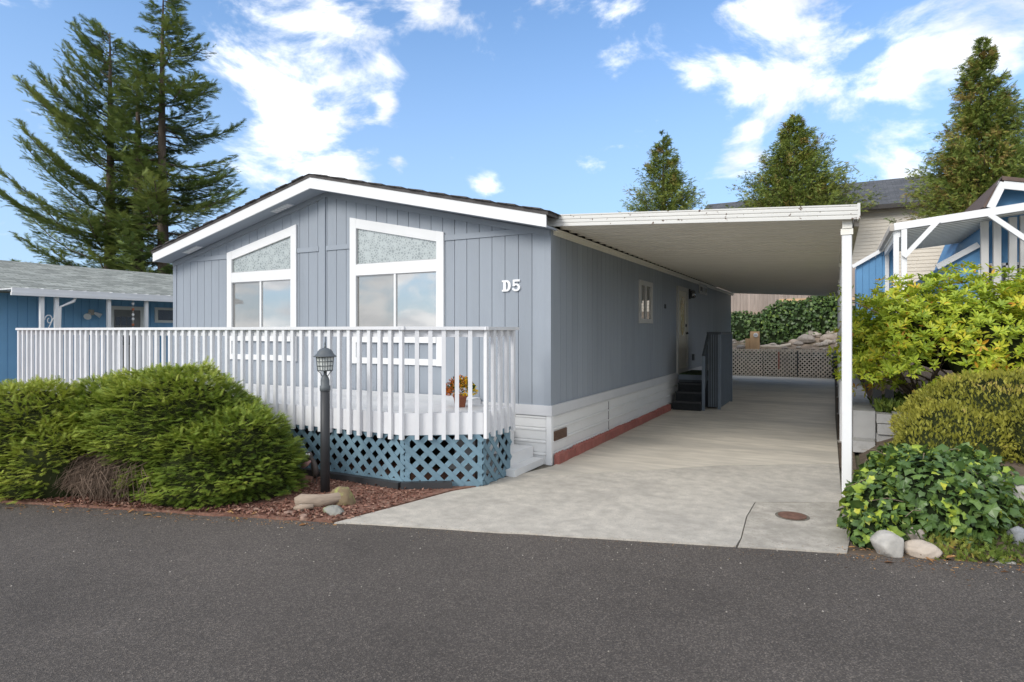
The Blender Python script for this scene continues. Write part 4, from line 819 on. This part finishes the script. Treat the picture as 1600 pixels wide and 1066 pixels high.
X2 = r.uniform(-9.5, -4.2, 4200); Y2 = 5.40 + .318 * X2 + .02 + np.abs(r.normal(0, .16, 4200)); P = np.concatenate([P, np.stack([X2, Y2, np.full(4200, .026)], 1)])
m_chip = leaf_mat('bark_chips', [(0, (.09, .04, .03)), (.5, (.22, .10, .07)), (1, (.38, .24, .18))], .9, .0)
tag(np_obj('bark_mulch', *place(LT * np.array([1, 1.3, 2]), LF, LTT, P, frames(r.normal(size=P.shape) * np.array([1, 1, .35]), r.normal(size=P.shape) * .5 + np.array([0, 0, 1])), r.uniform(.015, .05, len(P)), r.uniform(0, 1, len(P))), m_chip), 'reddish bark chips covering the bed below the lattice', 'mulch', kind='stuff')

r = np.random.default_rng(107); n = 900; X = r.uniform(-6, 3, n); Y = 5.40 + .318 * X - np.abs(r.normal(0, .9, n)) - .03; P = np.stack([X, Y, np.full(n, .003)], 1)
m_grit = leaf_mat('grit', [(0, (.05, .045, .04)), (.6, (.16, .14, .12)), (1, (.42, .38, .33))], .9, 0)
tag(np_obj('road_grit', *place(np.array([(-.5, -.4, 0), (.5, -.35, 0), (.45, .45, 0), (-.4, .4, 0), (0, 0, .5)]), np.array([(0, 1, 4), (1, 2, 4), (2, 3, 4), (3, 0, 4)]), np.zeros(5), P, frames(r.normal(size=P.shape) * np.array([1, 1, 0]), np.tile([0, 0, 1.], (n, 1))), r.uniform(.004, .014, n), r.random(n)), m_grit), 'loose grit and small pebbles scattered over the asphalt', 'grit', kind='stuff')

# ------------------------------------------------------------------ retaining wall beside the driveway
rw = thing('retaining_wall', 'grey concrete retaining wall along the right side of the driveway', 'wall', (.37, 10.4, 0))
Y = 10.4; k = 0
while Y < 25:
    y1 = min(Y + 2.4, 25.0); part('wall_section', m_cwall, rw, lambda b: b.prism([(Y, 0), (y1 - .012, 0), (y1 - .012, .56), (Y, .56)], 'x', .235, .52)); Y = y1
part('footing_step', m_cwall, rw, lambda b: b.box(.225, .50, 10.05, 10.395, 0, .16))
bw_ = thing('block_wall', 'short stepped stone block wall at the end of the concrete wall', 'wall', (.9, 10.3, 0))
for k, (x0, x1, z0, z1) in enumerate(((.53, .82, .02, .24), (.83, 1.12, .02, .24), (.54, .80, .25, .40), (.81, 1.15, .25, .42), (.53, .72, .41, .54), (.73, 1.1, .43, .56))): part('stone_block', m_cwall, bw_, lambda b: b.cbox(x0, x1, 10.28 - .02 * (k % 3), 10.55, z0, z1, .012))
for k, px in enumerate((1370, 1389)):
    c = onz(px, 632, .62); tag(part('edging_board', m_black, None, lambda b: b.prism([(c.x - .07, .5), (c.x + .07, .5), (c.x + .06, .83), (c.x - .05, .86)], 'y', c.y, c.y + .03)), ['black plastic edging stake behind the wall, the left one', 'black plastic edging stake behind the wall, the right one'][k], 'edging', 'black edging stakes')

# ------------------------------------------------------------------ rear: tan lattice, rocks, ivy bank, plank fence
m_tan = mat('tan_lattice', (.64, .56, .46), .8, .15, 4, orand=.08)
rl = thing('rear_lattice', 'weathered tan lattice screen across the end of the driveway', 'lattice', (-1.8, 25.02, 0))
for p, q in (((-3.6, 25.05), (-2.45, 25.05)), ((-2.44, 25.05), (-1.25, 25.05)), ((-1.24, 25.05), (-.08, 25.05))):
    b = MB(); sp = .15; h = 1.02; ln = q[0] - p[0]
    for sg in (1, -1):
        s_ = -h if sg == 1 else 0
        while s_ < ln + (0 if sg == 1 else h):
            v0, v1 = (max(0, -s_), min(h, ln - s_)) if sg == 1 else (max(0, s_ - ln), min(h, s_))
            if v1 - v0 > .03: b.beam((p[0] + s_ + sg * v0, p[1] - .006 * sg, .02 + v0), (p[0] + s_ + sg * v1, p[1] - .006 * sg, .02 + v1), .008, .05, up=(-sg, 0, 1))
            s_ += sp
    o = b.build('lattice_panel', m_tan, rl); o['kind'] = 'stuff'
part('panel_joint', mat('red_joint', (.40, .12, .08), .7), rl, lambda b: b.box(-1.9, -1.86, 25.0, 25.02, .3, .95)); part('panel_joint', m_black, rl, lambda b: b.box(-1.26, -1.23, 25.0, 25.03, .05, 1.0))
tag(part('storage_box', m_under, None, lambda b: (b.cbox(-.02, .2, 24.4, 25.0, -.01, .58), b.cbox(-.05, .21, 24.37, 25.03, .58, .66))), 'dark box tucked at the rear end of the driveway strip', 'box')
rr = random.Random(33); big_x = sorted(-1.0 + 1.5 * q / 9.5 for q in range(10)); ORD = ['first', 'second', 'third', 'fourth', 'fifth', 'sixth', 'seventh', 'eighth', 'ninth', 'tenth']
for k in range(46):
    X = -3.7 + 4.0 * rr.random(); s_ = rr.uniform(.06, .15); Y = 25.35 + rr.random() * .8
    if k < 10: X = big_x[k]; Y = 25.6 + rr.random() * 1.5; s_ = rr.uniform(.12, .34)
    col = rr.choice(((.40, .33, .27), (.45, .40, .34), (.33, .29, .25)))
    rock('rock', (X, Y, height(X, Y) - .05), (s_ * 1.3, s_, s_ * .8), col, ('%s from the left of the larger boulders beside the rear ivy' % ORD[k]) if k < 10 else 'small tan rubble stone on the bank top behind the rear lattice', seed=100 + k, squash=.5, group='boulders beside the rear ivy' if k < 10 else 'rubble on the rear bank')
lg = onz(1210, 541, 1.05)
tag(part('bank_log', m_tan, None, lambda b: b.tube([(-2.65, 25.5, 1.10), (-2.3, 25.52, 1.13), (-1.9, 25.55, 1.12), (-1.5, 25.6, 1.22)], [.07, .08, .075, .06], 8)), 'pale driftwood log lying on top of the rear bank', 'log')
m_blk = mat('fresh_wood', (.55, .36, .20), .7, .15, 6, stretch=(1, 1, .3)); gp = onY(1180, 530, 25.35)
wb = thing('wooden_block', 'upright pale wood block with a round white gauge on the bank', 'block', (gp.x, 25.35, 1.0))
part('block', m_blk, wb, lambda b: (b.cbox(gp.x - .18, gp.x + .16, 25.26, 25.46, .98, 1.72, .02), b.cbox(gp.x - .36, gp.x - .181, 25.28, 25.46, .98, 1.44, .02)))
part('gauge', m_white, wb, lambda b: b.prism([(gp.x + .03 + .085 * math.cos(t), 1.58 + .085 * math.sin(t)) for t in [2 * math.pi * q / 18 for q in range(18)]], 'y', 25.225, 25.262))
part('gauge_dial', mat('dial', (.45, .47, .5), .4), wb, lambda b: b.prism([(gp.x + .03 + .05 * math.cos(t), 1.58 + .05 * math.sin(t)) for t in [2 * math.pi * q / 14 for q in range(14)]], 'y', 25.218, 25.226))
m_ivb = leaf_mat('bank_ivy_leaves', [(0, (.022, .044, .014)), (.5, (.065, .115, .03)), (.8, (.13, .20, .045)), (1, (.24, .31, .06))], .4, .15, .4)
ib = thing('ivy_bank', 'dense dark ivy covering the bank below the plank fence', 'ivy', (-1.8, 27, 1.2))
ib_e = [(-3.4, 27.2, 1.5, 1.6, 1.1, 1.0), (-1.6, 27.4, 1.7, 1.5, 1.2, 1.25), (-.4, 27.6, 2.0, 1.15, 1.2, 1.25), (-5.2, 27.2, 1.5, 1.6, 1.1, .95), (-2.5, 26.5, 1.2, 1.3, .8, .8)]
P, Dn = mound_points(ib_e, 9500, 110); r = np.random.default_rng(111); lump = wob(P, 2.2, 112); P += Dn * (.10 * lump + r.uniform(-.1, .08, len(P)))[:, None]
np_obj('foliage', *place(IV, IVF, IVT, P, frames(r.normal(size=P.shape) * .5 + np.array([0, -.2, -.6]), Dn + r.normal(size=P.shape) * .5), r.uniform(.07, .14, len(P)), np.clip(.45 + .15 * lump + r.normal(0, .16, len(P)), .02, .98)), m_ivb, ib); core('ivy_shade_core', ib_e, .9, m_ivycore, ib, .8)  # core: solid filler behind the bank leaves, shade put into its colour
m_plank = mat('fence_cedar', (.30, .245, .21), .85, .16, 5, .3, 30, orand=.16, stretch=(2, 2, .25))
fn = thing('plank_fence', 'weathered wood plank fence above the ivy bank', 'fence', (-2, 29.5, 2.2))
fr_ = part('rail', m_plank, fn, lambda b: (b.box(-6.5, 1.2, 29.55, 29.6, 2.6, 2.7), b.box(-6.5, 1.2, 29.55, 29.6, 4.0, 4.1)))
for k in range(52): part('plank', m_plank, fn, lambda b: b.box(-6.5 + k * .148, -6.5 + k * .148 + .140, 29.52 - .004 * (k % 3), 29.55, 2.15, 4.45 - .02 * (k % 4)))
part('top_board', m_blk, fn, lambda b: b.box(-2.2, 1.2, 29.46, 29.5, 3.05, 3.16))

# ------------------------------------------------------------------ left neighbour: blue mobile home with a porch roof
NX = -17.3; m_nblue = mat('neighbour_blue', (.19, .40, .64), .55, .05, 2, .1, 40)
nb = thing('blue_neighbour_home', 'bright blue mobile home with grey-green shingle roof left of the deck', 'house', (-21, 8, 0))
def nwall(b):
    b.box(-25.1, NX - .012, 1.5, 21, .5, 2.7)
    y = 1.5
    while y < 21: b.box(NX - .012, NX, y + .01, y + .19, .5, 2.7); y += .2
part('wall', m_nblue, nb, nwall); part('skirting', m_white, nb, lambda b: b.box(-25.0, NX - .03, 1.6, 20.9, 0, .5)); part('base_trim', m_white, nb, lambda b: b.box(NX - .02, NX + .02, 1.5, 21, .42, .505))
m_gshing = shingle('green_grey_shingle', (.19, .20, .175), (.36, .37, .33), .35, .15)
ROOF = lambda b: b.add([(NX + .35, 1.2, 2.72), (NX + .35, 21.3, 2.72), (-21.2, 21.3, 3.78), (-21.2, 1.2, 3.78), (-25.4, 1.2, 2.72), (-25.4, 21.3, 2.72), (NX + .35, 1.2, 2.64), (NX + .35, 21.3, 2.64), (-25.4, 1.2, 2.64), (-25.4, 21.3, 2.64)], [(0, 1, 2, 3), (3, 2, 5, 4), (0, 3, 4, 8, 6), (1, 7, 9, 5, 2), (0, 6, 7, 1), (4, 5, 9, 8), (6, 8, 9, 7)])
bq = MB(); ROOF(bq); bq.build('roof', m_gshing, nb, uvfun=lambda v: (v.y, (v.x * 1.03)))
part('gutter', m_white, nb, lambda b: (b.box(NX + .36, NX + .46, 1.2, 6.6, 2.60, 2.71), b.box(NX + .36, NX + .44, 12.5, 21.3, 2.60, 2.71)))
def pcover(b):
    y = 6.66
    while y < 12.4: b.box(NX + .30, NX + 1.30, y, y + .28, 2.665, 2.69); b.box(NX + .30, NX + 1.31, y + .28, y + .30, 2.665, 2.712); y += .30
part('porch_roof', m_white, nb, pcover)
part('porch_fascia', m_white, nb, lambda b: (b.box(NX + 1.28, NX + 1.33, 6.64, 12.4, 2.60, 2.70), b.box(NX + 1.30, NX + 1.35, 6.62, 12.42, 2.53, 2.598)))
PX = NX + 1.2
for Y in (7.26, 7.56, 8.72, 9.66): part('porch_post', m_white, nb, lambda b: b.cbox(PX - .04, PX + .04, Y - .04, Y + .04, 0, 2.60))
def scroll(b):
    for z, sg in ((1.66, 1), (2.0, -1)):
        P = [(PX, 7.41 + sg * .09 * (1 - t / 16) * math.cos(t * .6), z + .13 * (1 - t / 18) * math.sin(t * .6)) for t in range(14)]; b.tube(P, .012, 5)
    b.tube([(PX, 7.32, 1.62), (PX, 7.5, 2.05)], .012, 5)
part('scroll_bracket', m_white, nb, scroll)
part('downspout', m_white, nb, lambda b: b.tube([(PX + .05, 7.95, 2.56), (PX + .05, 7.9, 2.45), (PX + .03, 7.62, 2.30), (PX + .03, 7.60, .2)], .035, 8))
dn = part('front_door', m_white, nb, lambda b: (b.box(NX, NX + .05, 9.36, 9.48, .5, 2.42), b.box(NX, NX + .05, 10.2, 10.32, .5, 2.42), b.box(NX, NX + .05, 9.48, 10.2, 2.32, 2.42)))
part('door_leaf', mat('door_grey', (.22, .22, .22), .5), dn, lambda b: b.box(NX, NX + .02, 9.48, 10.2, .5, 2.32))
for i in range(3):
    for j in range(3): part('pane', m_darkglass, dn, lambda b: b.box(NX + .02, NX + .028, 9.53 + i * .15, 9.66 + i * .15, 1.35 + j * .27, 1.59 + j * .27))
wn = part('window', m_white, nb, lambda b: (b.box(NX, NX + .04, 10.62, 10.70, 1.98, 2.42), b.box(NX, NX + .04, 12.1, 12.18, 1.98, 2.42), b.box(NX, NX + .039, 10.70, 12.1, 1.98, 2.05), b.box(NX, NX + .039, 10.70, 12.1, 2.35, 2.42)))
part('pane', m_darkglass, wn, lambda b: b.box(NX, NX + .015, 10.70, 12.1, 2.05, 2.35))
fl_ = part('flood_light', m_gut, nb, lambda b: b.cbox(NX, NX + .06, 8.86, 8.98, 2.16, 2.30)); part('lamp_head', m_white, fl_, lambda b: b.tube([(NX + .06, 8.86, 2.2), (NX + .16, 8.78, 2.14), (NX + .2, 8.74, 2.11)], [.03, .07, .09], 10)); part('lamp_head', m_white, fl_, lambda b: b.tube([(NX + .06, 8.98, 2.22), (NX + .14, 9.1, 2.14)], [.03, .07], 10))
wc = thing('wind_chime', 'string of hanging ornaments under the blue home porch roof', 'wind chime', (PX, 9.32, 1.7))
part('string', m_gut, wc, lambda b: b.tube([(PX, 9.32, 2.60), (PX, 9.32, 1.75)], .008, 4))
for k, z in enumerate((2.45, 2.3, 2.16, 2.05, 1.9, 1.8)): part('ornament', (m_white, m_terra, m_white)[k % 3], wc, lambda b: b.lathe([(.001, -.04), (.03, -.02), (.035, .02), (.001, .04)], 8, (PX, 9.32, z)))

# ------------------------------------------------------------------ beige house up the hill
m_beige = mat('beige_lap', (.70, .645, .56), .6, .04, 1.5); m_dsh = shingle('dark_grey_shingle', (.075, .078, .085), (.11, .113, .12), .4, .16); m_dtrim = mat('dark_trim', (.045, .04, .038), .6)
bh = thing('beige_house', 'beige lap-sided house with dark grey roof on the hill behind', 'house', (3, 38, 3)); HY0 = 34.5
def lap(b):
    z = 2.0
    while z < 7.75: b.prism([(HY0 - .022, z), (HY0, z + .172), (HY0 + .04, z + .172), (HY0 + .04, z)], 'x', -3.2, 9); z += .172
part('wall', m_beige, bh, lambda b: (lap(b), b.box(-3.2, 9, HY0 + .04, HY0 + 9, 2, 7.75)))
rz = lambda y: 7.75 + (y - (HY0 - .5)) * .46
bq = MB(); bq.add([(-3.6, HY0 - .5, 7.75), (9.4, HY0 - .5, 7.75), (9.4, HY0 + 4.4, rz(HY0 + 4.4)), (-3.6, HY0 + 4.4, rz(HY0 + 4.4)), (9.4, HY0 + 9.3, 7.75), (-3.6, HY0 + 9.3, 7.75)], [(0, 1, 2, 3), (3, 2, 4, 5), (0, 3, 5), (1, 4, 2)]); bq.build('roof', m_dsh, bh, uvfun=lambda v: (v.x, v.y * 1.1))
part('eave_gutter', m_dtrim, bh, lambda b: b.box(-3.6, 9.4, HY0 - .62, HY0 - .501, 7.58, 7.78)); part('soffit', m_dtrim, bh, lambda b: b.box(-3.5, 9.3, HY0 - .5, HY0 - .001, 7.66, 7.7))
gz = onY(1110, 325, 40).z; g0 = onY(1106, 322, 40); g1 = onY(1195, 316, 40)
bq = MB(); bq.add([(g0.x - .4, 37, g0.z - 1.6), (g1.x + 2, 37, g0.z - 1.6), (g1.x + 2, 40, g0.z + .1), (g0.x, 40, g0.z + .1), (g1.x + 2, 43, g0.z - 1.6), (g0.x - .4, 43, g0.z - 1.6)], [(0, 1, 2, 3), (3, 2, 4, 5), (0, 3, 5)]); o = bq.build('wing_roof', m_dsh, bh, uvfun=lambda v: (v.x, v.y * 1.1))
part('wing_wall', m_beige, bh, lambda b: b.box(g0.x, g1.x + 1.9, 37.3, 42.7, 2.5, g0.z - 1.55)); part('roof_vent', m_dtrim, bh, lambda b: b.lathe([(.1, 0), (.1, .5), (.16, .5), (.16, .6)], 8, (onY(1166, 318, 39).x, 39, g0.z - .7)))

# ------------------------------------------------------------------ right neighbour: blue house with patio cover
PY = 16.5; m_cov = leaf_mat('cover_pan', [(0, (.72, .73, .70)), (1, (.74, .75, .72))], .5, .7); m_rblue = mat('right_blue', (.105, .265, .47), .55, .06, 2)
pcx = lambda px, py: onY(px, py, PY)
rb = thing('blue_house_with_patio_cover', 'blue house with white braced patio cover on the right terrace', 'house', (4, 17, 1.2))
A0, A1 = pcx(1397, 354), pcx(1640, 316); sl = (A1.z - A0.z) / (A1.x - A0.x); zc = lambda X: A0.z + sl * (X - A0.x)
part('front_beam', m_white, rb, lambda b: b.prism([(A0.x, zc(A0.x) - .09), (5.2, zc(5.2) - .09), (5.2, zc(5.2) + .075), (A0.x, zc(A0.x) + .075)], 'y', PY, PY + .08))
pc_ = part('cover_roof', m_cov, rb, lambda b: b.prism([(A0.x, zc(A0.x) - .03), (5.2, zc(5.2) - .03), (5.2, zc(5.2) + .05), (A0.x, zc(A0.x) + .05)], 'y', PY + .081, PY + 5.5))
for k in range(17): part('pan_rib', m_frame, pc_, lambda b: b.prism([(A0.x + .05, zc(A0.x) - .055), (5.1, zc(5.1) - .055), (5.1, zc(5.1) - .028), (A0.x + .05, zc(A0.x) - .028)], 'y', PY + .2 + k * .31, PY + .225 + k * .31))
part('side_gutter', m_gut, rb, lambda b: b.box(A0.x - .09, A0.x - .005, PY - .02, PY + 5.5, A0.z - .10, A0.z + .03)); part('side_beam', m_white, rb, lambda b: b.box(A0.x + .05, A0.x + .13, PY + .09, PY + 5.5, A0.z - .24, A0.z - .06))
for px, yo in ((1401, .14), (1413, .02)):
    X = pcx(px, 400).x; part('post', m_white, rb, lambda b: b.cbox(X - .055, X + .055, PY + yo * .6 + .0, PY + yo * .6 + .1, 1.0, zc(X) - .09))
u0, u1 = pcx(1412, 402), pcx(1466, 345); part('brace', m_white, rb, lambda b: b.beam((u0.x, PY - .045, u0.z), (u1.x, PY - .045, u1.z), .08, .10))
u0, u1 = pcx(1545, 336), pcx(1622, 388); part('brace', m_white, rb, lambda b: b.beam((u0.x, PY - .045, u0.z), (u1.x, PY - .045, u1.z), .08, .10)); part('post', m_white, rb, lambda b: b.cbox(u1.x - .06, u1.x + .06, PY, PY + .1, 1.0, zc(u1.x) - .09))
GY = 17.6; q_ = lambda px, py: onY(px, py, GY)                # house wall and the gable above the cover
w0 = q_(1478, 420).x
part('wall', m_rblue, rb, lambda b: b.prism([(w0, 1.0), (9.5, 1.0), (9.5, 5.0), (q_(1562, 300).x + .12, 5.02), (q_(1535, 380).x, q_(1535, 380).z), (w0, q_(1478, 412).z)], 'y', GY, GY + 8))
for px in (1534, 1553, 1577, 1594): X = q_(px, 400).x; part('column', m_frame, rb, lambda b: b.cbox(X - .07, X + .07, GY - .35, GY - .22, 1.2, zc(X) - .1 if X < 5 else 4))
for px in (1541, 1567, 1584):
    X = q_(px, 400).x; wv = part('window', m_white, rb, lambda b: (b.box(X - .15, X - .10, GY - .04, GY, 2.0, 3.3), b.box(X + .10, X + .15, GY - .04, GY, 2.0, 3.3), b.box(X - .10, X + .10, GY - .04, GY, 3.24, 3.3), b.box(X - .10, X + .10, GY - .04, GY, 2.0, 2.06))); part('pane', m_darkglass, wv, lambda b: b.box(X - .1, X + .1, GY - .015, GY, 2.06, 3.24))
v0, v1 = q_(1463, 418), q_(1528, 383); part('low_rake_trim', m_white, rb, lambda b: b.beam((v0.x, GY - .06, v0.z), (v1.x, GY - .06, v1.z), .1, .13))
g_ = [q_(1541, 330), q_(1560, 291), q_(1680, 303)]
part('gable_fascia', m_white, rb, lambda b: (b.beam((g_[0].x, GY - .42, g_[0].z), (g_[1].x, GY - .42, g_[1].z), .06, .16), b.beam((g_[1].x, GY - .424, g_[1].z - .06), (g_[2].x, GY - .424, g_[2].z - .06), .06, .17)))
part('gable_roof', mat('brown_shingle', (.12, .085, .07), .9, .2, 8), rb, lambda b: (b.prism([(g_[0].x - .1, g_[0].z + .0), (g_[1].x - .03, g_[1].z + .1), (g_[1].x, g_[1].z + .14), (g_[0].x - .14, g_[0].z + .03)], 'y', GY - .47, GY + 6), b.prism([(g_[1].x - .02, g_[1].z + .04), (g_[2].x, g_[2].z + .04), (g_[2].x, g_[2].z + .10), (g_[1].x - .02, g_[1].z + .13)], 'y', GY - .48, GY + 6)))
part('gable_soffit', m_rblue, rb, lambda b: b.prism([(g_[0].x, g_[0].z), (g_[1].x, g_[1].z - .02), (g_[2].x, g_[2].z - .02), (g_[2].x, g_[0].z)], 'y', GY - .03, GY - .002))
# blue shed gable between the posts
SY = 20.5; s0, s1, s2 = onY(1338, 416, SY), onY(1384, 389, SY), onY(1384, 470, SY)
shd = thing('blue_shed', 'small blue shed with white roof edge behind the carport posts', 'shed', (s1.x, SY, .5))
part('wall', m_rblue, shd, lambda b: [b.prism([(s0.x + k * .165, .8), (s0.x + k * .165 + .155, .8), (s0.x + k * .165 + .155, s0.z + (k + .9) * .165 * (s1.z - s0.z) / (s1.x - s0.x)), (s0.x + k * .165, s0.z + k * .165 * (s1.z - s0.z) / (s1.x - s0.x))], 'y', SY, SY + .05) for k in range(6)] and b.prism([(s0.x, .8), (s0.x + 1, .8), (s0.x + 1, s1.z), (s0.x, s0.z)], 'y', SY + .02, SY + 1.5))
part('roof_edge', m_white, shd, lambda b: b.beam((s0.x - .1, SY - .06, s0.z - .02), (s1.x + .05, SY - .06, s1.z + .05), .12, .10)); part('corner_trim', m_white, shd, lambda b: b.box(s1.x - .02, s1.x + .08, SY - .05, SY + .01, .8, s1.z - .02))

# ------------------------------------------------------------------ trees
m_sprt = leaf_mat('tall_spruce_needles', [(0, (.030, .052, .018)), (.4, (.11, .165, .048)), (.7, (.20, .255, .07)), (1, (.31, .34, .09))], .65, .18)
TS, TSF, TST = spray_template(6, .095, .55, 21)
def spruce(label, px, d, top_y, lean, reach, n, seed, lift, base_y=430, first=2.2, z0=0.):
    """reach(side, t): branch length as seen to the picture's left (-1) or right (+1) at height fraction t"""
    b0 = atd(px, HZ, d); H = EYE + (HZ - top_y) / FPX * d; X0, Y0 = b0.x, b0.y
    t = thing('spruce_tree', label, 'tree', (X0, Y0, z0), 'tall spruces behind the blue home'); rr = random.Random(seed); R = Vector((cy, sy, 0)); Fw = Vector((-sy, cy, 0))
    def axis(z): u = z / H; return Vector((X0, Y0, z)) + R * (lean * math.sin(u * 2.4) * .5)
    tr = MB(); K = 12; tr.tube([axis(H * k / K * .995) for k in range(K + 1)], [max(.02, .30 * (1 - k / K) ** .8 + .015) for k in range(K + 1)], 9, False); tr.build('trunk', m_bark, t, True)
    bm_ = MB(); P = []; D = []; U = []; Sz = []; Tn = []
    for k in range(n):
        u = .13 + .87 * (k + rr.random()) / n; u = min(u, .985); z = H * u; th = rr.uniform(0, 2 * math.pi)
        cs = math.cos(th); side = -1 if cs < 0 else 1; Lb = (reach(side, u) * abs(cs) + .75 * (reach(-1, u) + reach(1, u)) / 2 * (1 - abs(cs))) * rr.uniform(.62, 1.08)
        if Lb < .25: Lb = .25
        dirh = R * cs + Fw * math.sin(th); o = axis(z); up_ = lift(side, u) + rr.gauss(0, .08); ns = max(3, int(Lb / .16)); pts = []
        for q in range(ns + 1):
            f = q / ns; pts.append(o + dirh * (Lb * f) + Vector((0, 0, Lb * (up_ * f - .30 * f * (1 - f) + .12 * f ** 3))))
        bm_.tube(pts[::max(1, ns // 4)] + [pts[-1]], [.035 * (1 - j / 6) * min(1, Lb / 2) + .008 for j in range(len(pts[::max(1, ns // 4)]) + 1)], 4, False)
        br = rr.gauss(0, .09)
        for q in range(max(1, int(ns * .22)), ns + 1):
            f = q / ns; p = pts[q]; dl = (pts[q] - pts[q - 1]).normalized(); sd_ = dl.cross(Vector((0, 0, 1))).normalized(); wl_ = .20 + .80 * min(1, Lb / 3) * math.sin(math.pi * min(1, .25 + .75 * f)) * .8
            for s2 in (-1, 1):
                nn = max(1, int(wl_ / .13))
                for j in range(nn + 1):
                    pj = p + (sd_ * s2 * .85 + dl * .45).normalized() * (wl_ * j / (nn + .2)) + Vector((rr.gauss(0, .05), rr.gauss(0, .05), rr.gauss(0, .045) - .10 * j / (nn + 1)))
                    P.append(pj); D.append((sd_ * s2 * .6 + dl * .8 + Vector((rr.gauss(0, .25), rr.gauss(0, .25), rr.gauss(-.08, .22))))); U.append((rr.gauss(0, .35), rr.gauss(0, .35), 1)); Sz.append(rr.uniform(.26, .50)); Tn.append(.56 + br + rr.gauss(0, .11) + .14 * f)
    bm_.build('branches', m_bark, t)['kind'] = 'stuff'
    P = np.array(P); Tn = np.array(Tn) + .12 * wob(P, .9, seed)
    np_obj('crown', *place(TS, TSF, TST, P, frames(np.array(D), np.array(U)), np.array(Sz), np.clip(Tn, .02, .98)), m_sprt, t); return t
tp = lambda u: max(0, 1 - u)
spruce('tallest spruce, gappy, nearest to the mobile home roof', 260, 27.0, -12, -.4, lambda s_, u: (min(3.4, .3 + 6.4 * tp(u) ** .8) if s_ > 0 else min(2.4, .3 + 4.4 * tp(u) ** .8)), 122, 201, lambda s_, u: .02 + .14 * u)
spruce('leftmost spruce with long upswept branches reaching left', 170, 28.0, 48, .15, lambda s_, u: (min(5.3, .35 + 7.4 * tp(u) ** .78) if s_ < 0 else min(2.2, .35 + 4.2 * tp(u))), 128, 202, lambda s_, u: (.42 + .28 * u - .50 * max(0, .48 - u) * 2 if s_ < 0 else .25))
spruce('thin spruce standing between the two taller spruces', 214, 27.4, 92, .1, lambda s_, u: min(1.9, .25 + 3.6 * tp(u)), 80, 203, lambda s_, u: .18 + .2 * u)

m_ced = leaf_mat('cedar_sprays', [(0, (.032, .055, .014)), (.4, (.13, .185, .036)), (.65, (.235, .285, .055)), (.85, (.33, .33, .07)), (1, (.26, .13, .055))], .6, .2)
CT, CTF, CTT = spray_template(4, .12, .50, 33); CTT = CTT * 1.5
def cedar(label, px, d, top_y, base_z, radius, n, seed, brown=.05, power=.8, crown0=None):
    """dense conical conifer: flat drooping sprays spread through a ragged cone"""
    b0 = atd(px, HZ, d); H = EYE + (HZ - top_y) / FPX * d; X0, Y0 = b0.x, b0.y; hh = H - base_z
    t = thing('cedar_tree', label, 'tree', (X0, Y0, base_z), 'conical evergreens on the hill'); r = np.random.default_rng(seed)
    tr = MB(); tr.tube([(X0, Y0, base_z - .3), (X0 + .05, Y0, base_z + hh * .4), (X0, Y0, base_z + hh * .97)], [.28, .16, .015], 8, False); tr.build('trunk', m_bark, t, True)
    if crown0: base_z = crown0; hh = H - base_z
    nb_ = int(n / 52); u = 1 - np.sqrt(r.random(nb_)) ; u = np.clip(u * 1.02, 0, .985); th = r.uniform(0, 6.283, nb_); L_ = (radius * (1 - u) ** power * (1.06 - .25 * u) + .06) * r.uniform(.60, 1.22, nb_) * (1 + .25 * wob(np.stack([np.cos(th) * 2, np.sin(th) * 2, u * 9], 1), 1.2, seed))
    P = []; D = []; Tn = []; bm_ = MB()
    for k in range(nb_):
        dh = np.array([math.cos(th[k]), math.sin(th[k]), 0]); o = np.array([X0, Y0, base_z + hh * u[k]]); m_ = 52; f = np.sqrt(r.uniform(.06, 1, m_)); rise = .38 - .2 * (1 - u[k])
        pts = o + dh * (L_[k] * f)[:, None] + np.array([0, 0, 1]) * (L_[k] * (rise * f + .25 * f ** 2))[:, None] + r.normal(0, .035 + .075 * min(1, L_[k]), (m_, 3)) * (.45 + .75 * f[:, None] * (1.15 - f[:, None]) * 2)
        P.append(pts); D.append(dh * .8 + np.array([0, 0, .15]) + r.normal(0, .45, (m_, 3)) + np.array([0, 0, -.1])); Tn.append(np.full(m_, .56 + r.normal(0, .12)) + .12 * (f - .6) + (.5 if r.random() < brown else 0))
        if k % 3 == 0: bm_.tube([o, o + dh * L_[k] * .6 + np.array([0, 0, .15 * L_[k]]), o + dh * L_[k] * .9 + np.array([0, 0, .45 * L_[k]])], [.03, .018, .005], 4, False)
    bm_.build('branches', m_bark, t)['kind'] = 'stuff'; P = np.concatenate(P); Tn = np.concatenate(Tn) + r.normal(0, .07, len(P)) + .10 * wob(P, 1.1, seed + 1)
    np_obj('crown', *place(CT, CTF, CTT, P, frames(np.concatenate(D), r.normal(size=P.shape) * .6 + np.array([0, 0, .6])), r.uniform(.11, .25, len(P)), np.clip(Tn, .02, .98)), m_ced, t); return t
cedar('narrow conical evergreen above the middle of the carport roof', 1036, 32, 206, 2.6, 3.0, 30000, 301, .05, .95, 4.2)
cedar('broad conical evergreen above the right end of the carport roof', 1243, 30, 180, 2.6, 2.85, 36000, 302, .06, .92, 6.3)
cedar('tallest brownish evergreen in front of the beige house, right edge', 1538, 23, 56, 1.6, 2.3, 46000, 303, .15, .85, 4.8)
cedar('evergreen cut off by the right edge of the picture', 1655, 25, 150, 1.6, 2.2, 15000, 304, .08, .8, 3.6)
